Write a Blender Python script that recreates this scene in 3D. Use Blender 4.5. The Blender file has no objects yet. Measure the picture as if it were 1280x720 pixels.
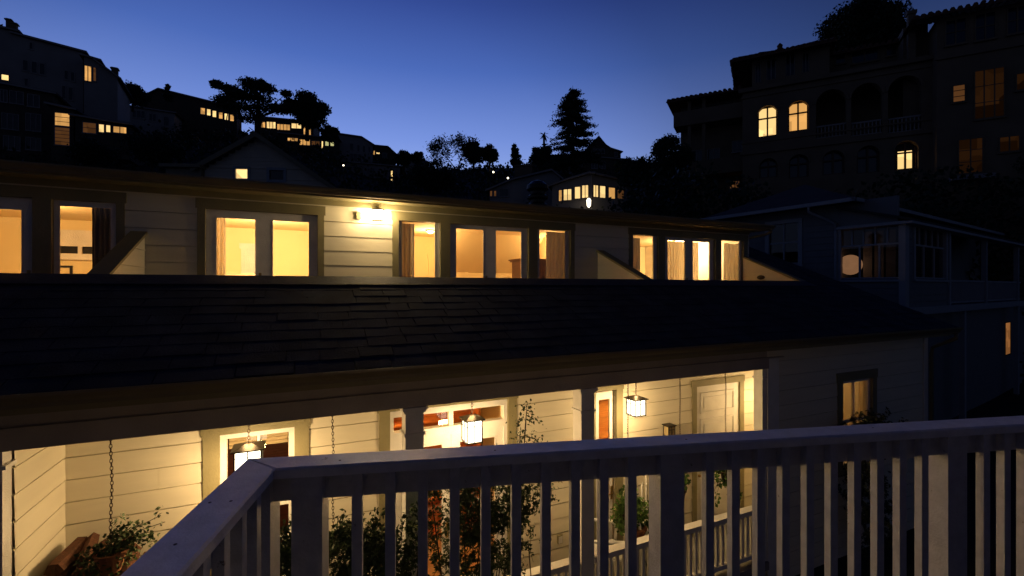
import bpy, math, random
import numpy as np
from math import sin, cos, tan, pi, radians, sqrt

S = bpy.context.scene
C = S.collection
random.seed(7)
EZ = 4.6                     # eye height above the lower garden
F = 580.0                    # focal length in photo pixels (1280 wide)

# ---------------------------------------------------------------- camera
cam = bpy.data.cameras.new('camera'); co = bpy.data.objects.new('camera', cam); C.objects.link(co)
cam.sensor_width = 36; cam.lens = F / 1280 * 36; cam.clip_start = 0.05; cam.clip_end = 3000
co.location = (0, 0, EZ); co.rotation_euler = (pi / 2, 0, 0)
S.camera = co
# ---------------------------------------------------------------- sky
SKY_GAIN = 1.1
w = bpy.data.worlds.new('World'); S.world = w; w.use_nodes = True
nt = w.node_tree; N = nt.nodes; L = nt.links; N.clear()
out = N.new('ShaderNodeOutputWorld'); bg = N.new('ShaderNodeBackground')
tc = N.new('ShaderNodeTexCoord'); nrm = N.new('ShaderNodeVectorMath'); nrm.operation = 'NORMALIZE'
L.new(tc.outputs['Generated'], nrm.inputs[0])
sep = N.new('ShaderNodeSeparateXYZ'); L.new(nrm.outputs[0], sep.inputs[0])
ramp = N.new('ShaderNodeValToRGB'); L.new(sep.outputs['Z'], ramp.inputs[0])
cr = ramp.color_ramp
stops = [(0.0, (.28, .37, .72)), (.20, (.30, .42, .83)), (.30, (.180, .285, .71)), (.42, (.073, .15, .50)),
         (.52, (.037, .078, .335)), (.65, (.014, .036, .19)), (1.0, (.005, .014, .085))]
cr.elements[0].position = 0; cr.elements[0].color = (*stops[0][1], 1)
cr.elements[1].position = 1; cr.elements[1].color = (*stops[-1][1], 1)
for p, c in stops[1:-1]:
    e = cr.elements.new(p); e.color = (*c, 1)
# afterglow: brighter toward where the sun went down (ahead, slightly left), dark behind
dot = N.new('ShaderNodeVectorMath'); dot.operation = 'DOT_PRODUCT'
L.new(nrm.outputs[0], dot.inputs[0]); g = (-.33, .944, 0); dot.inputs[1].default_value = g
mr = N.new('ShaderNodeValToRGB'); mp = N.new('ShaderNodeMath'); mp.operation = 'MULTIPLY_ADD'
mp.inputs[1].default_value = .5; mp.inputs[2].default_value = .5
L.new(dot.outputs['Value'], mp.inputs[0]); L.new(mp.outputs[0], mr.inputs[0])
r2 = mr.color_ramp
r2.elements[0].position = 0.0; r2.elements[0].color = (.06, .06, .06, 1)
r2.elements[1].position = 1.0; r2.elements[1].color = (1, 1, 1, 1)
for p, v in ((.5, .11), (.75, .25), (.86, .5), (.93, .84)):
    e = r2.elements.new(p); e.color = (v, v, v, 1)
mul = N.new('ShaderNodeMix'); mul.data_type = 'RGBA'; mul.blend_type = 'MULTIPLY'; mul.inputs[0].default_value = 1
L.new(ramp.outputs[0], mul.inputs[6]); L.new(mr.outputs[0], mul.inputs[7])
sky = N.new('ShaderNodeTexSky'); sky.sky_type = 'NISHITA'; sky.sun_disc = False
sky.sun_elevation = radians(-4.5); sky.sun_rotation = radians(-6)
add = N.new('ShaderNodeMix'); add.data_type = 'RGBA'; add.blend_type = 'ADD'; add.inputs[0].default_value = .05
L.new(mul.outputs[2], add.inputs[6]); L.new(sky.outputs[0], add.inputs[7])
L.new(add.outputs[2], bg.inputs[0]); bg.inputs[1].default_value = SKY_GAIN
L.new(bg.outputs[0], out.inputs[0])
S.view_settings.view_transform = 'Standard'; S.view_settings.look = 'None'
S.view_settings.exposure = 0; S.view_settings.gamma = 1

# ---------------------------------------------------------------- materials
MATS = {}
def mat(name, col, rough=.7, var=.12, scale=6.0, bump=.0, bscale=40, spec=.3, metal=0, col2=None, stretch=None):
    if name in MATS: return MATS[name]
    m = bpy.data.materials.new(name); m.use_nodes = True; nt = m.node_tree; N = nt.nodes; L = nt.links
    b = N['Principled BSDF']; b.inputs['Roughness'].default_value = rough; b.inputs['Metallic'].default_value = metal
    b.inputs['Specular IOR Level'].default_value = spec
    tc = N.new('ShaderNodeTexCoord'); mp = N.new('ShaderNodeMapping'); L.new(tc.outputs['Object'], mp.inputs[0])
    if stretch: mp.inputs['Scale'].default_value = stretch
    nz = N.new('ShaderNodeTexNoise'); nz.inputs['Scale'].default_value = scale; nz.inputs['Detail'].default_value = 5
    L.new(mp.outputs[0], nz.inputs['Vector'])
    rp = N.new('ShaderNodeValToRGB'); L.new(nz.outputs['Fac'], rp.inputs[0])
    c2 = col2 or tuple(c * (1 - var) for c in col)
    rp.color_ramp.elements[0].position = .3; rp.color_ramp.elements[0].color = (*c2, 1)
    rp.color_ramp.elements[1].position = .7; rp.color_ramp.elements[1].color = (*col, 1)
    L.new(rp.outputs[0], b.inputs['Base Color'])
    if bump:
        n2 = N.new('ShaderNodeTexNoise'); n2.inputs['Scale'].default_value = bscale; n2.inputs['Detail'].default_value = 4
        L.new(mp.outputs[0], n2.inputs['Vector'])
        bp = N.new('ShaderNodeBump'); bp.inputs['Strength'].default_value = bump; bp.inputs['Distance'].default_value = .02
        L.new(n2.outputs['Fac'], bp.inputs['Height']); L.new(bp.outputs[0], b.inputs['Normal'])
    MATS[name] = m; return m
def emit(name, col, s, var=0, scale=2.0):
    if name in MATS: return MATS[name]
    m = bpy.data.materials.new(name); m.use_nodes = True; nt = m.node_tree; N = nt.nodes; L = nt.links
    N.clear(); o = N.new('ShaderNodeOutputMaterial'); e = N.new('ShaderNodeEmission')
    e.inputs[0].default_value = (*col, 1); e.inputs[1].default_value = s
    if var:       # curtains, furniture and walls seen through a far lit window
        tc = N.new('ShaderNodeTexCoord'); vz = N.new('ShaderNodeTexVoronoi'); vz.inputs['Scale'].default_value = scale
        vz.distance = 'CHEBYCHEV'
        L.new(tc.outputs['Object'], vz.inputs['Vector'])
        mx = N.new('ShaderNodeMix'); mx.data_type = 'RGBA'
        mx.inputs[6].default_value = (*[c * (1 - var) for c in col], 1); mx.inputs[7].default_value = (*col, 1)
        L.new(vz.outputs['Color'], mx.inputs[0]); L.new(mx.outputs[2], e.inputs[0])
    L.new(e.outputs[0], o.inputs[0]); MATS[name] = m; return m
def glass(name='window glass', tint=(1, 1, 1)):
    if name in MATS: return MATS[name]
    m = bpy.data.materials.new(name); m.use_nodes = True; nt = m.node_tree; N = nt.nodes; L = nt.links
    N.clear(); o = N.new('ShaderNodeOutputMaterial'); t = N.new('ShaderNodeBsdfTransparent'); g = N.new('ShaderNodeBsdfGlossy')
    t.inputs[0].default_value = (*tint, 1); g.inputs[1].default_value = .02
    fr = N.new('ShaderNodeLayerWeight'); pw = N.new('ShaderNodeMath'); pw.operation = 'POWER'; pw.inputs[1].default_value = 4
    ma = N.new('ShaderNodeMath'); ma.operation = 'MULTIPLY_ADD'; ma.inputs[1].default_value = .8; ma.inputs[2].default_value = .04
    L.new(fr.outputs['Facing'], pw.inputs[0]); L.new(pw.outputs[0], ma.inputs[0]); mx = N.new('ShaderNodeMixShader')
    L.new(ma.outputs[0], mx.inputs[0]); L.new(t.outputs[0], mx.inputs[1]); L.new(g.outputs[0], mx.inputs[2])
    L.new(mx.outputs[0], o.inputs[0]); MATS[name] = m; return m
def leafmat(name, a, b):
    if name in MATS: return MATS[name]
    m = mat(name, a, rough=.6, col2=b, scale=9, spec=.25)
    return m

WHITE = mat('cream painted siding', (.72, .665, .52), .5, .10, 3.0, .05, 25, stretch=(.4, .4, 3))
PAINT = mat('white painted timber', (.78, .76, .72), .5, .14, 5.0, .3, 70)
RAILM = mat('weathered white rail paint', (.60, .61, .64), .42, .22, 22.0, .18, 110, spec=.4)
def wear(m, dark, thr, sc):      # chips and grime of their own shape over a paint
    nt = m.node_tree; N = nt.nodes; L = nt.links; b = N['Principled BSDF']; src = b.inputs['Base Color'].links[0].from_socket
    tc = N.new('ShaderNodeTexCoord'); nz = N.new('ShaderNodeTexNoise'); nz.inputs['Scale'].default_value = sc; nz.inputs['Detail'].default_value = 7; nz.inputs['Roughness'].default_value = .7
    L.new(tc.outputs['Object'], nz.inputs['Vector']); rp = N.new('ShaderNodeValToRGB'); L.new(nz.outputs['Fac'], rp.inputs[0])
    rp.color_ramp.elements[0].position = thr; rp.color_ramp.elements[0].color = (0, 0, 0, 1); rp.color_ramp.elements[1].position = thr + .05; rp.color_ramp.elements[1].color = (1, 1, 1, 1)
    mx = N.new('ShaderNodeMix'); mx.data_type = 'RGBA'; L.new(rp.outputs[0], mx.inputs[0]); L.new(src, mx.inputs[6]); mx.inputs[7].default_value = (*dark, 1); L.new(mx.outputs[2], b.inputs['Base Color'])
wear(RAILM, (.16, .15, .14), .66, 26)
SAGE = mat('sage green trim paint', (.25, .22, .12), .55, .15, 5.0, .2, 60)
GUTT = mat('olive gutter paint', (.19, .155, .09), .42, .15, 4.0, .1, 60, spec=.4)
SHING = mat('slate grey shingle', (.058, .064, .082), .95, .5, 3.2, .5, 55, spec=.12)
FLASH = mat('lead flashing', (.045, .052, .075), .7, .4, 8.0, .4, 30, spec=.4)
PLASTER = mat('warm plaster', (.86, .72, .42), .8, .05, 2.0)
FLOORW = mat('oak floor', (.35, .20, .09), .4, .3, 5, .1, 60, stretch=(1, 12, 1))
TIMBER = mat('red timber', (.48, .15, .035), .45, .4, 6, .1, 60, stretch=(1, 1, 10))
DARKWOOD = mat('dark walnut', (.12, .055, .028), .4, .4, 6, stretch=(1, 1, 8))
CURT = mat('linen curtain', (.42, .35, .25), .9, .2, 12, stretch=(1, 1, .2))
SHADEF = mat('woven blind', (.45, .34, .18), .9, .5, 30, stretch=(.3, .3, 6))
BLACKM = mat('black iron', (.02, .018, .016), .45, .2, 20, metal=.6, spec=.5)
BRONZE = mat('dark bronze', (.05, .038, .025), .4, .3, 20, metal=.7, spec=.5)
RUST = mat('rusty chain', (.07, .04, .025), .7, .4, 40, metal=.4)
TERRA = mat('terracotta', (.32, .13, .06), .85, .3, 10, .3)
LOG = mat('split firewood', (.13, .05, .024), .8, .6, 9, .5, 40, stretch=(4, 4, 1))
BARK = mat('bark', (.06, .045, .033), .9, .4, 10, .6, 20)
LEAF = leafmat('garden leaf', (.075, .115, .035), (.035, .06, .02))
LEAFD = leafmat('dark evergreen leaf', (.045, .06, .03), (.02, .03, .015))
LEAFG = leafmat('geranium leaf', (.10, .20, .035), (.05, .10, .02))
GRASS = mat('hill ground', (.028, .03, .018), .95, .5, .2, .5, 2)
RESIN = mat('white resin', (.8, .79, .75), .35, .05, 5)
BRASS = mat('brass', (.5, .34, .12), .3, .2, 20, metal=.9)
GLASS = glass()
SMOKE = glass('old window glass', (.75, .72, .68))
LANT = emit('lit opal lantern glass', (1, .86, .6), 4.5)
BULB = emit('lit lamp', (1, .78, .45), 22)
SHADEL = emit('lit lamp shade', (1, .66, .30), 1.1)
BLUEW = mat('blue grey clapboard', (.17, .175, .185), .65, .12, 3, .2, 40)
PALEB = mat('pale blue grey trim', (.34, .345, .37), .6, .12, 3, .2, 40)
STUCCO = mat('ochre stucco', (.22, .155, .10), .9, .25, .8, .4, 8)
STUCCOP = mat('pale stucco', (.34, .30, .28), .9, .2, .5, .3, 6)
DARKS = mat('brown shingle wall', (.10, .075, .055), .9, .3, 1.5, .4, 10)
TILE = mat('clay roof tile', (.16, .075, .05), .85, .4, 3, .3, 12)
DROOF = mat('dark roof felt', (.05, .048, .05), .9, .3, 1.5, .3, 8)
INTDARK = mat('dark room', (.03, .03, .035), .6, .3, 2)
PANED = glass('dark pane', (.25, .27, .3))
LIT1 = emit('lit room amber', (1, .50, .14), 1.0, .75, .9)
LIT2 = emit('lit room bright', (1, .66, .25), 1.6, .6, .8)
LIT3 = emit('lit room dim', (.55, .22, .07), .22, .8, .8)
LIT5 = emit('faint lit room', (.5, .19, .06), .045, .85, .9)
LIT4 = emit('lit room pale green', (.8, .75, .32), .9, .5, .8)

def cloth(name, col, tr=.5):
    m = bpy.data.materials.new(name); m.use_nodes = True; nt = m.node_tree; N = nt.nodes; L = nt.links
    N.clear(); o = N.new('ShaderNodeOutputMaterial'); d = N.new('ShaderNodeBsdfDiffuse'); t = N.new('ShaderNodeBsdfTranslucent')
    tc = N.new('ShaderNodeTexCoord'); wv = N.new('ShaderNodeTexNoise'); wv.inputs['Scale'].default_value = 60
    L.new(tc.outputs['Object'], wv.inputs['Vector'])
    rp = N.new('ShaderNodeValToRGB'); L.new(wv.outputs['Fac'], rp.inputs[0])
    rp.color_ramp.elements[0].color = (*[c * .85 for c in col], 1); rp.color_ramp.elements[1].color = (*col, 1)
    L.new(rp.outputs[0], d.inputs[0]); L.new(rp.outputs[0], t.inputs[0])
    mx = N.new('ShaderNodeMixShader'); mx.inputs[0].default_value = tr
    L.new(d.outputs[0], mx.inputs[1]); L.new(t.outputs[0], mx.inputs[2]); L.new(mx.outputs[0], o.inputs[0]); return m
CURT = cloth('linen curtain cloth', (.82, .75, .62), .4)
# ---------------------------------------------------------------- mesh builder
class MB:
    def __init__(s): s.v = []; s.f = []
    def quad(s, a, b, c, d):
        n = len(s.v); s.v += [a, b, c, d]; s.f.append((n, n + 1, n + 2, n + 3)); return s
    def poly(s, pts):
        n = len(s.v); s.v += list(pts); s.f.append(tuple(range(n, n + len(pts)))); return s
    def box(s, x0, x1, y0, y1, z0, z1):
        if x0 > x1: x0, x1 = x1, x0
        if y0 > y1: y0, y1 = y1, y0
        if z0 > z1: z0, z1 = z1, z0
        n = len(s.v)
        s.v += [(x0, y0, z0), (x1, y0, z0), (x1, y1, z0), (x0, y1, z0), (x0, y0, z1), (x1, y0, z1), (x1, y1, z1), (x0, y1, z1)]
        s.f += [tuple(n + i for i in q) for q in ((0, 3, 2, 1), (4, 5, 6, 7), (0, 1, 5, 4), (1, 2, 6, 5), (2, 3, 7, 6), (3, 0, 4, 7))]
        return s
    def prism(s, pts, vec):
        n = len(s.v); k = len(pts)
        s.v += [tuple(p) for p in pts] + [tuple(p[i] + vec[i] for i in range(3)) for p in pts]
        s.f.append(tuple(range(n + k - 1, n - 1, -1))); s.f.append(tuple(range(n + k, n + 2 * k)))
        for i in range(k):
            j = (i + 1) % k; s.f.append((n + i, n + j, n + k + j, n + k + i))
        return s
    def tube(s, pts, r, n=6, cap=True):
        rs = r if isinstance(r, (list, tuple)) else [r] * len(pts)
        base = len(s.v); P = [np.array(p, float) for p in pts]
        up = np.array([0.13, 0.21, 1.0])
        for i, p in enumerate(P):
            t = (P[min(i + 1, len(P) - 1)] - P[max(i - 1, 0)]); t /= (np.linalg.norm(t) + 1e-9)
            if abs(t.dot(up)) > .98 * np.linalg.norm(up): u = np.cross(t, (1, 0, 0))
            else: u = np.cross(t, up)
            u /= (np.linalg.norm(u) + 1e-9); q = np.cross(t, u)
            for k in range(n):
                a = 2 * pi * k / n; s.v.append(tuple(p + rs[i] * (cos(a) * u + sin(a) * q)))
        for i in range(len(P) - 1):
            for k in range(n):
                a = base + i * n + k; b = base + i * n + (k + 1) % n
                s.f.append((a, b, b + n, a + n))
        if cap:
            s.f.append(tuple(base + k for k in range(n))[::-1]); s.f.append(tuple(base + (len(P) - 1) * n + k for k in range(n)))
        return s
    def lathe(s, c, prof, n=14):
        base = len(s.v)
        for r, z in prof:
            for k in range(n):
                a = 2 * pi * k / n; s.v.append((c[0] + r * cos(a), c[1] + r * sin(a), c[2] + z))
        for i in range(len(prof) - 1):
            for k in range(n):
                a = base + i * n + k; b = base + i * n + (k + 1) % n; s.f.append((a, b, b + n, a + n))
        s.f.append(tuple(base + k for k in range(n))[::-1]); s.f.append(tuple(base + (len(prof) - 1) * n + k for k in range(n)))
        return s
    def ring(s, c, ax, up, rw, rh, r, n=12):     # one oval link
        pts = []
        ax = np.array(ax); up = np.array(up)
        for k in range(n + 1):
            a = 2 * pi * k / n; pts.append(tuple(np.array(c) + ax * rw * cos(a) + up * rh * sin(a)))
        return s.tube(pts, r, 5, False)
    def leaves(s, P, size, rng, flat=0.0, asp=.55):
        n = len(P); d = rng.normal(size=(n, 3)); d[:, 2] *= (1 - flat); d /= np.linalg.norm(d, axis=1)[:, None] + 1e-9
        e = rng.normal(size=(n, 3)); e -= (e * d).sum(1)[:, None] * d; e /= np.linalg.norm(e, axis=1)[:, None] + 1e-9
        sz = size * rng.uniform(.6, 1.4, n)[:, None]
        b = len(s.v); a = P - d * sz * .5; t = P + d * sz * .5; l = P + e * sz * asp * .5; r = P - e * sz * asp * .5
        V = np.stack([a, l, t, r], 1).reshape(-1, 3); s.v += [tuple(x) for x in V.tolist()]
        s.f += [(b + 4 * i, b + 4 * i + 1, b + 4 * i + 2, b + 4 * i + 3) for i in range(n)]
        return s

class Fr:
    """horizontal frame through the world origin, turned by ang; u runs right, v away"""
    def __init__(s, ang): s.a = ang; s.c = cos(ang); s.s = sin(ang)
    def w(s, p): return (s.c * p[0] - s.s * p[1], s.s * p[0] + s.c * p[1], p[2])
    def inv(s, X, Y): return (s.c * X + s.s * Y, -s.s * X + s.c * Y)
    def Y(s, px, D): return D / (s.c - s.s * (px - 640) / F)
    def U(s, px, D): return s.Y(px, D) * (s.c * (px - 640) / F + s.s)
    def Z(s, px, py, D): return EZ + (360 - py) / F * s.Y(px, D)
    def V(s, px, U):        # depth v of the plane u=U at that column
        k = (px - 640) / F; return U / (s.c * k + s.s) * (s.c - s.s * k)
    def at(s, px, Y): return s.inv((px - 640) / F * Y, Y)

def mesh(name, mb, m, off=(0, 0, 0), smooth=False):
    me = bpy.data.meshes.new(name)
    me.from_pydata([(v[0] - off[0], v[1] - off[1], v[2] - off[2]) for v in mb.v], [], mb.f)
    me.materials.append(m); me.validate(); me.update()
    if smooth:
        for p in me.polygons: p.use_smooth = True
    return me
class Thing:
    def __init__(s, name, label, cat, fr, base, group=None, kind=None):
        s.o = bpy.data.objects.new(name, None); C.objects.link(s.o); s.b = base; s.fr = fr
        s.o.location = fr.w(base); s.o.rotation_euler = (0, 0, fr.a); s.o.empty_display_size = .2
        s.o['label'] = label; s.o['category'] = cat
        if group: s.o['group'] = group
        if kind: s.o['kind'] = kind
    def part(s, name, mb, m, parent=None, label=None, smooth=False, kind=None):
        o = bpy.data.objects.new(name, mesh(name, mb, m, s.b, smooth)); C.objects.link(o)
        o.parent = parent or s.o
        if label: o['label'] = label
        if kind: o['kind'] = kind
        return o
    def light(s, pos, power, col=(1, .58, .22), r=.06, typ='POINT', rot=None, size=None, spot=None):
        l = bpy.data.lights.new('lamp_light', typ); l.energy = power; l.color = col
        if typ in('POINT', 'SPOT'): l.shadow_soft_size = r
        if spot: l.spot_size = spot; l.spot_blend = .6
        if typ == 'AREA': l.size = size or .3
        o = bpy.data.objects.new('lamp_light', l); C.objects.link(o); o.parent = s.o
        o.location = tuple(pos[i] - s.b[i] for i in range(3))
        if rot: o.rotation_euler = rot
        return o
def solo(name, mb, m, label, cat, fr, base, group=None, kind=None, smooth=False):
    o = bpy.data.objects.new(name, mesh(name, mb, m, base, smooth)); C.objects.link(o)
    o.location = fr.w(base); o.rotation_euler = (0, 0, fr.a)
    if label: o['label'] = label
    if cat: o['category'] = cat
    if group: o['group'] = group
    if kind: o['kind'] = kind
    return o
def dup(root, loc, rot=None, label=None, scale=None):
    r = root.copy(); C.objects.link(r); r.location = loc
    if rot is not None: r.rotation_euler = (0, 0, rot)
    if label: r['label'] = label
    if scale: r.scale = scale
    for ch in list(root.children):
        c = ch.copy(); C.objects.link(c); c.parent = r
        for g in list(ch.children):
            d = g.copy(); C.objects.link(d); d.parent = c
    return r

# walls with openings.  fm(a,z,d) maps along-wall, height, outward to frame coords
def cells(a0, a1, z0, z1, holes, pitch=None, zref=0):
    zs = {z0, z1}
    for h in holes:
        for z in (h[2], h[3]):
            if z0 < z < z1: zs.add(z)
    if pitch:
        k = math.ceil((z0 - zref) / pitch)
        while zref + k * pitch < z1:
            if zref + k * pitch > z0: zs.add(zref + k * pitch)
            k += 1
    zs = sorted(zs)
    for za, zb in zip(zs[:-1], zs[1:]):
        if zb - za < 1e-5: continue
        zm = (za + zb) / 2; iv = [(a0, a1)]
        for h in holes:
            if h[2] < zm < h[3]:
                nv = []
                for p, q in iv:
                    if h[1] <= p or h[0] >= q: nv.append((p, q)); continue
                    if h[0] > p: nv.append((p, h[0]))
                    if h[1] < q: nv.append((h[1], q))
                iv = nv
        for p, q in iv: yield p, q, za, zb
def siding(mb, fm, a0, a1, z0, z1, holes=(), pitch=.22, zref=0.0, dep=.026):
    jo = []
    for p, q, za, zb in cells(a0, a1, z0, z1, holes, pitch, zref):      # butt joints every few metres, staggered by board
        k = math.floor((za + 1e-6 - zref) / pitch); x = a0 + (k * 1.37) % 3.3 + .25; ps = [p]
        while x < q - .1:
            if x > p + .1: ps += [x - .0015, x + .0015]
            x += 3.3
        ps.append(q); jo += [(ps[i], ps[i + 1], za, zb) for i in range(0, len(ps), 2)]
    for p, q, za, zb in jo:
        k = math.floor((za + 1e-6 - zref) / pitch); b = zref + k * pitch
        jit = .003 * sin(k * 12.9)
        def d(z): return dep + jit - (dep - .019) * min(1, max(0, (z - b) / pitch))
        g = min(.013, (zb - za) * .5) if abs(zb - (b + pitch)) < 1e-4 else 0       # routed channel under the next board
        zc = zb - g; mb.quad(fm(p, za, d(za)), fm(q, za, d(za)), fm(q, zc, d(zc)), fm(p, zc, d(zc)))
        if g:
            mb.quad(fm(p, zc, d(zc)), fm(q, zc, d(zc)), fm(q, zc, .001), fm(p, zc, .001)); mb.quad(fm(p, zc, .001), fm(q, zc, .001), fm(q, zb, .001), fm(p, zb, .001))
        mb.quad(fm(p, za, 0), fm(q, za, 0), fm(q, za, d(za)), fm(p, za, d(za)))
def backing(mb, fm, a0, a1, z0, z1, holes=(), t=.12):
    for p, q, za, zb in cells(a0, a1, z0, z1, holes):
        pts = [fm(p, za, 0), fm(q, za, 0), fm(q, zb, 0), fm(p, zb, 0)]
        o = fm(0, 0, 0); i = fm(0, 0, -t); mb.prism(pts, tuple(i[k] - o[k] for k in range(3)))
def ringbox(mb, u0, u1, z0, z1, v0, v1, wl, wr, wt, wb):
    mb.box(u0, u0 + wl, v0, v1, z0, z1); mb.box(u1 - wr, u1, v0, v1, z0, z1)
    mb.box(u0 + wl, u1 - wr, v0, v1, z1 - wt, z1)
    if wb: mb.box(u0 + wl, u1 - wr, v0, v1, z0, z0 + wb)
    return mb

# ================================================================= SETTING: ground and hill
PXT = [-900, -400, 0, 100, 200, 300, 400, 450, 520, 600, 700, 780, 830, 900, 1000, 1100, 1280, 1700]
PYT = [60, 70, 130, 143, 155, 168, 186, 200, 213, 211, 209, 212, 205, 185, 155, 140, 130, 120]
FYT = [110, 110, 110, 110, 110, 112, 116, 120, 130, 135, 135, 130, 110, 75, 62, 60, 60, 60]
def ground_h(X, Y):
    if Y <= 16: return 0.0
    px = 640 + F * X / Y
    E = (360 - np.interp(px, PXT, PYT)) / F; yf = float(np.interp(px, PXT, FYT)); y0 = float(np.interp(px, [850, 1000], [16, 25]))
    t = (Y - y0) / (yf - y0); top = EZ + E * yf
    if t < 0: return 0.0
    if t < 1: return top * t
    return top * (1 + .02 * math.log1p(t - 1)) if t < 8 else top * (1 + .02 * math.log1p(7))
def depth_at(px, py):        # distance at which the hill shows at that height
    for Y in np.arange(17, 140, .5):
        k = (px - 640) / F
        if EZ + (360 - py) / F * Y <= ground_h(k * Y, Y): return float(Y)
    return 120.0
rngT = np.random.default_rng(3)
mb = MB(); ys = [-60, -20, 0, 8, 16, 19, 23, 28, 34, 40, 47, 55, 63, 72, 81, 90, 100, 110, 122, 135, 160, 220, 400, 900]
ks = np.concatenate([np.linspace(-8, -2.2, 6), np.linspace(-2, 2, 61), np.linspace(2.2, 8, 6)])
for yi, y in enumerate(ys):
    for k in ks:
        yy = max(y, 16.0); X = k * yy; 
        h = ground_h(X, y) if y > 16 else 0
        if y > 22: h += float(rngT.normal()) * .25
        mb.v.append((X, float(y), h))
nk = len(ks)
for i in range(len(ys) - 1):
    for j in range(nk - 1):
        a = i * nk + j; mb.f.append((a, a + 1, a + nk + 1, a + nk))
W0 = Fr(0)
solo('ground', mb, GRASS, None, None, W0, (0, 0, 0), kind='structure', smooth=True)

# ================================================================= MAIN HOUSE
H = Fr(radians(24.9))
D0, DB, DK, DR, DD = 4.43, 4.85, 5.85, 6.50, 8.0     # gutter, beam, porch back wall, parapet, upper wall
def R(z): return EZ + z
FLZ, BEAMZ, UFZ = R(-4.2), R(-1.24), R(-.9)
UL, UP, UR, UE = -2.03, 6.57, 11.18, 11.38
UPI = 8.02     # inner end of the porch, hidden behind the right front wall              # porch left end, porch right end, wall corner, eave end
ULL = -6.5
SL = .42
def roofz(D): return R(-.75) + SL * (D - D0)
house = Thing('clapboard_house', 'long cream clapboard house with lit upper doors above a shingled roof and lantern-lit porch', 'house', H, (2.0, DB, 0))
hp = house.part

# ---- upper wall openings (px ranges on the plane DD)
def hu(px, D=DD): return H.U(px, D)
def hz(px, py, D=DD): return H.Z(px, py, D)
topz = R(1.30)
groups = [(-75, 157), (247, 405), (490, 717), (785, 933)]
TRT = R(1.30)
holesU = []
for a, b in groups: holesU.append((hu(a) if a > -70 else hu(-75), hu(b), UFZ, TRT))
fmU = lambda a, z, d: (a, DD - d, z)
mb = MB(); siding(mb, fmU, ULL, hu(935), UFZ, R(1.42), holesU, .235, R(.13)); 
fmL = lambda a, z, d: (UL + d, a, z)
fmB = lambda a, z, d: (a, DK - d, z)
fmF = lambda a, z, d: (a, DB - d, z)
# porch back wall openings
def ku(px): return H.U(px, DK)
def kz(px, py): return H.Z(px, py, DK)
win1 = (ku(275), ku(368), R(-3.35), kz(320, 538))
french = (ku(487), ku(634), FLZ, kz(560, 506))
door3 = (ku(743), ku(769), FLZ, kz(755, 488))
door4 = (ku(869), ku(923), FLZ, kz(895, 480))
holesK = [win1, french, door3, door4]
siding(mb, fmB, UL, UPI, FLZ, R(-1.1), holesK, .215, FLZ)
siding(mb, fmL, DB + .1, DK, FLZ, R(-1.1), (), .215, FLZ)
win5 = (H.U(1051, DB), H.U(1088, DB), R(-3.1), H.Z(1070, 474, DB))
siding(mb, fmF, UP, UR, R(-4.6), R(-.86), [win5], .235, R(-.9))
siding(mb, lambda a, z, d: (UR + d, a, z), DB, 12.2, 0, R(-.72), (), .235, R(-.9))
hp('siding', mb, WHITE)
mb = MB(); backing(mb, fmU, ULL, hu(935), UFZ - .1, R(1.42), holesU)
backing(mb, fmB, ULL, UPI, 0, R(-1.1), holesK)
backing(mb, fmL, DB + .1, DK, 0, R(-1.1))
backing(mb, fmF, UP, UR, 0, R(-.86), [win5])
backing(mb, lambda a, z, d: (UR + d, a, z), DB + .12, 12.2, 0, R(-.72))
mb.box(UPI, UPI + .1, DB + .12, DK + .12, 0, R(-1.1))          # porch right end wall
mb.box(hu(935) - .12, hu(935), DD + .12, 12.2, UFZ - .1, R(1.42))  # dormer end wall
mb.box(ULL, UR - .12, 12.08, 12.2, 0, R(1.42))
mb.box(ULL, ULL + .12, DK + .12, 12.08, 0, R(1.42))
mb.box(ULL, UL - .12, DB, DB + .12, 0, R(-.86))
hp('wall', mb, WHITE)
# ---- roof: shingles laid as real overlapping courses
mb = MB(); ang = math.atan(SL); nrmv = (-sin(ang), cos(ang))
def course(mb, u0, u1, Dlow, exp, seed):
    r = random.Random(seed); u = u0 - r.uniform(0, .3)
    while u < u1:
        wd = r.uniform(.26, .58); a = max(u, u0); b = min(u + wd - .008, u1); u += wd
        if b - a < .02: continue
        dl = Dlow - r.uniform(0, .022); th = r.uniform(.011, .017); Dt = Dlow + exp * 1.25
        zl = roofz(dl); zt = roofz(Dt)
        lift = .003 + r.uniform(0, .006); sk = r.uniform(-.006, .006)
        p = [(a, dl, zl + lift), (b, dl + sk, zl + lift), (b, Dt, zt - .002), (a, Dt, zt - .002)]
        q = [(a, dl + nrmv[0] * th, zl + lift + nrmv[1] * th), (b, dl + sk + nrmv[0] * th, zl + lift + nrmv[1] * th), (b, Dt, zt + .012), (a, Dt, zt + .012)]
        n = len(mb.v); mb.v += p + q
        mb.f += [tuple(n + i for i in t) for t in ((4, 5, 6, 7), (0, 1, 5, 4), (1, 2, 6, 5), (3, 0, 4, 7), (0, 3, 2, 1))]
EXP = .205
i = 0; Dl = D0 + .0
while Dl < DR - .20:
    course(mb, ULL, UE, Dl, EXP, 100 + i); Dl += EXP * cos(ang) ; i += 1
while Dl < 10.6:
    course(mb, 10.1, UE, Dl, EXP, 100 + i); Dl += EXP * cos(ang); i += 1
roof = hp('roof', mb, SHING)
mb = MB()
mb.prism([(ULL, D0 + .02, roofz(D0) - .10), (ULL, DR, roofz(DR) - .10), (ULL, DR, roofz(DR) - .003), (ULL, D0 + .02, roofz(D0 + .02) - .003)], (UE - .03 - ULL, 0, 0))
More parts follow.
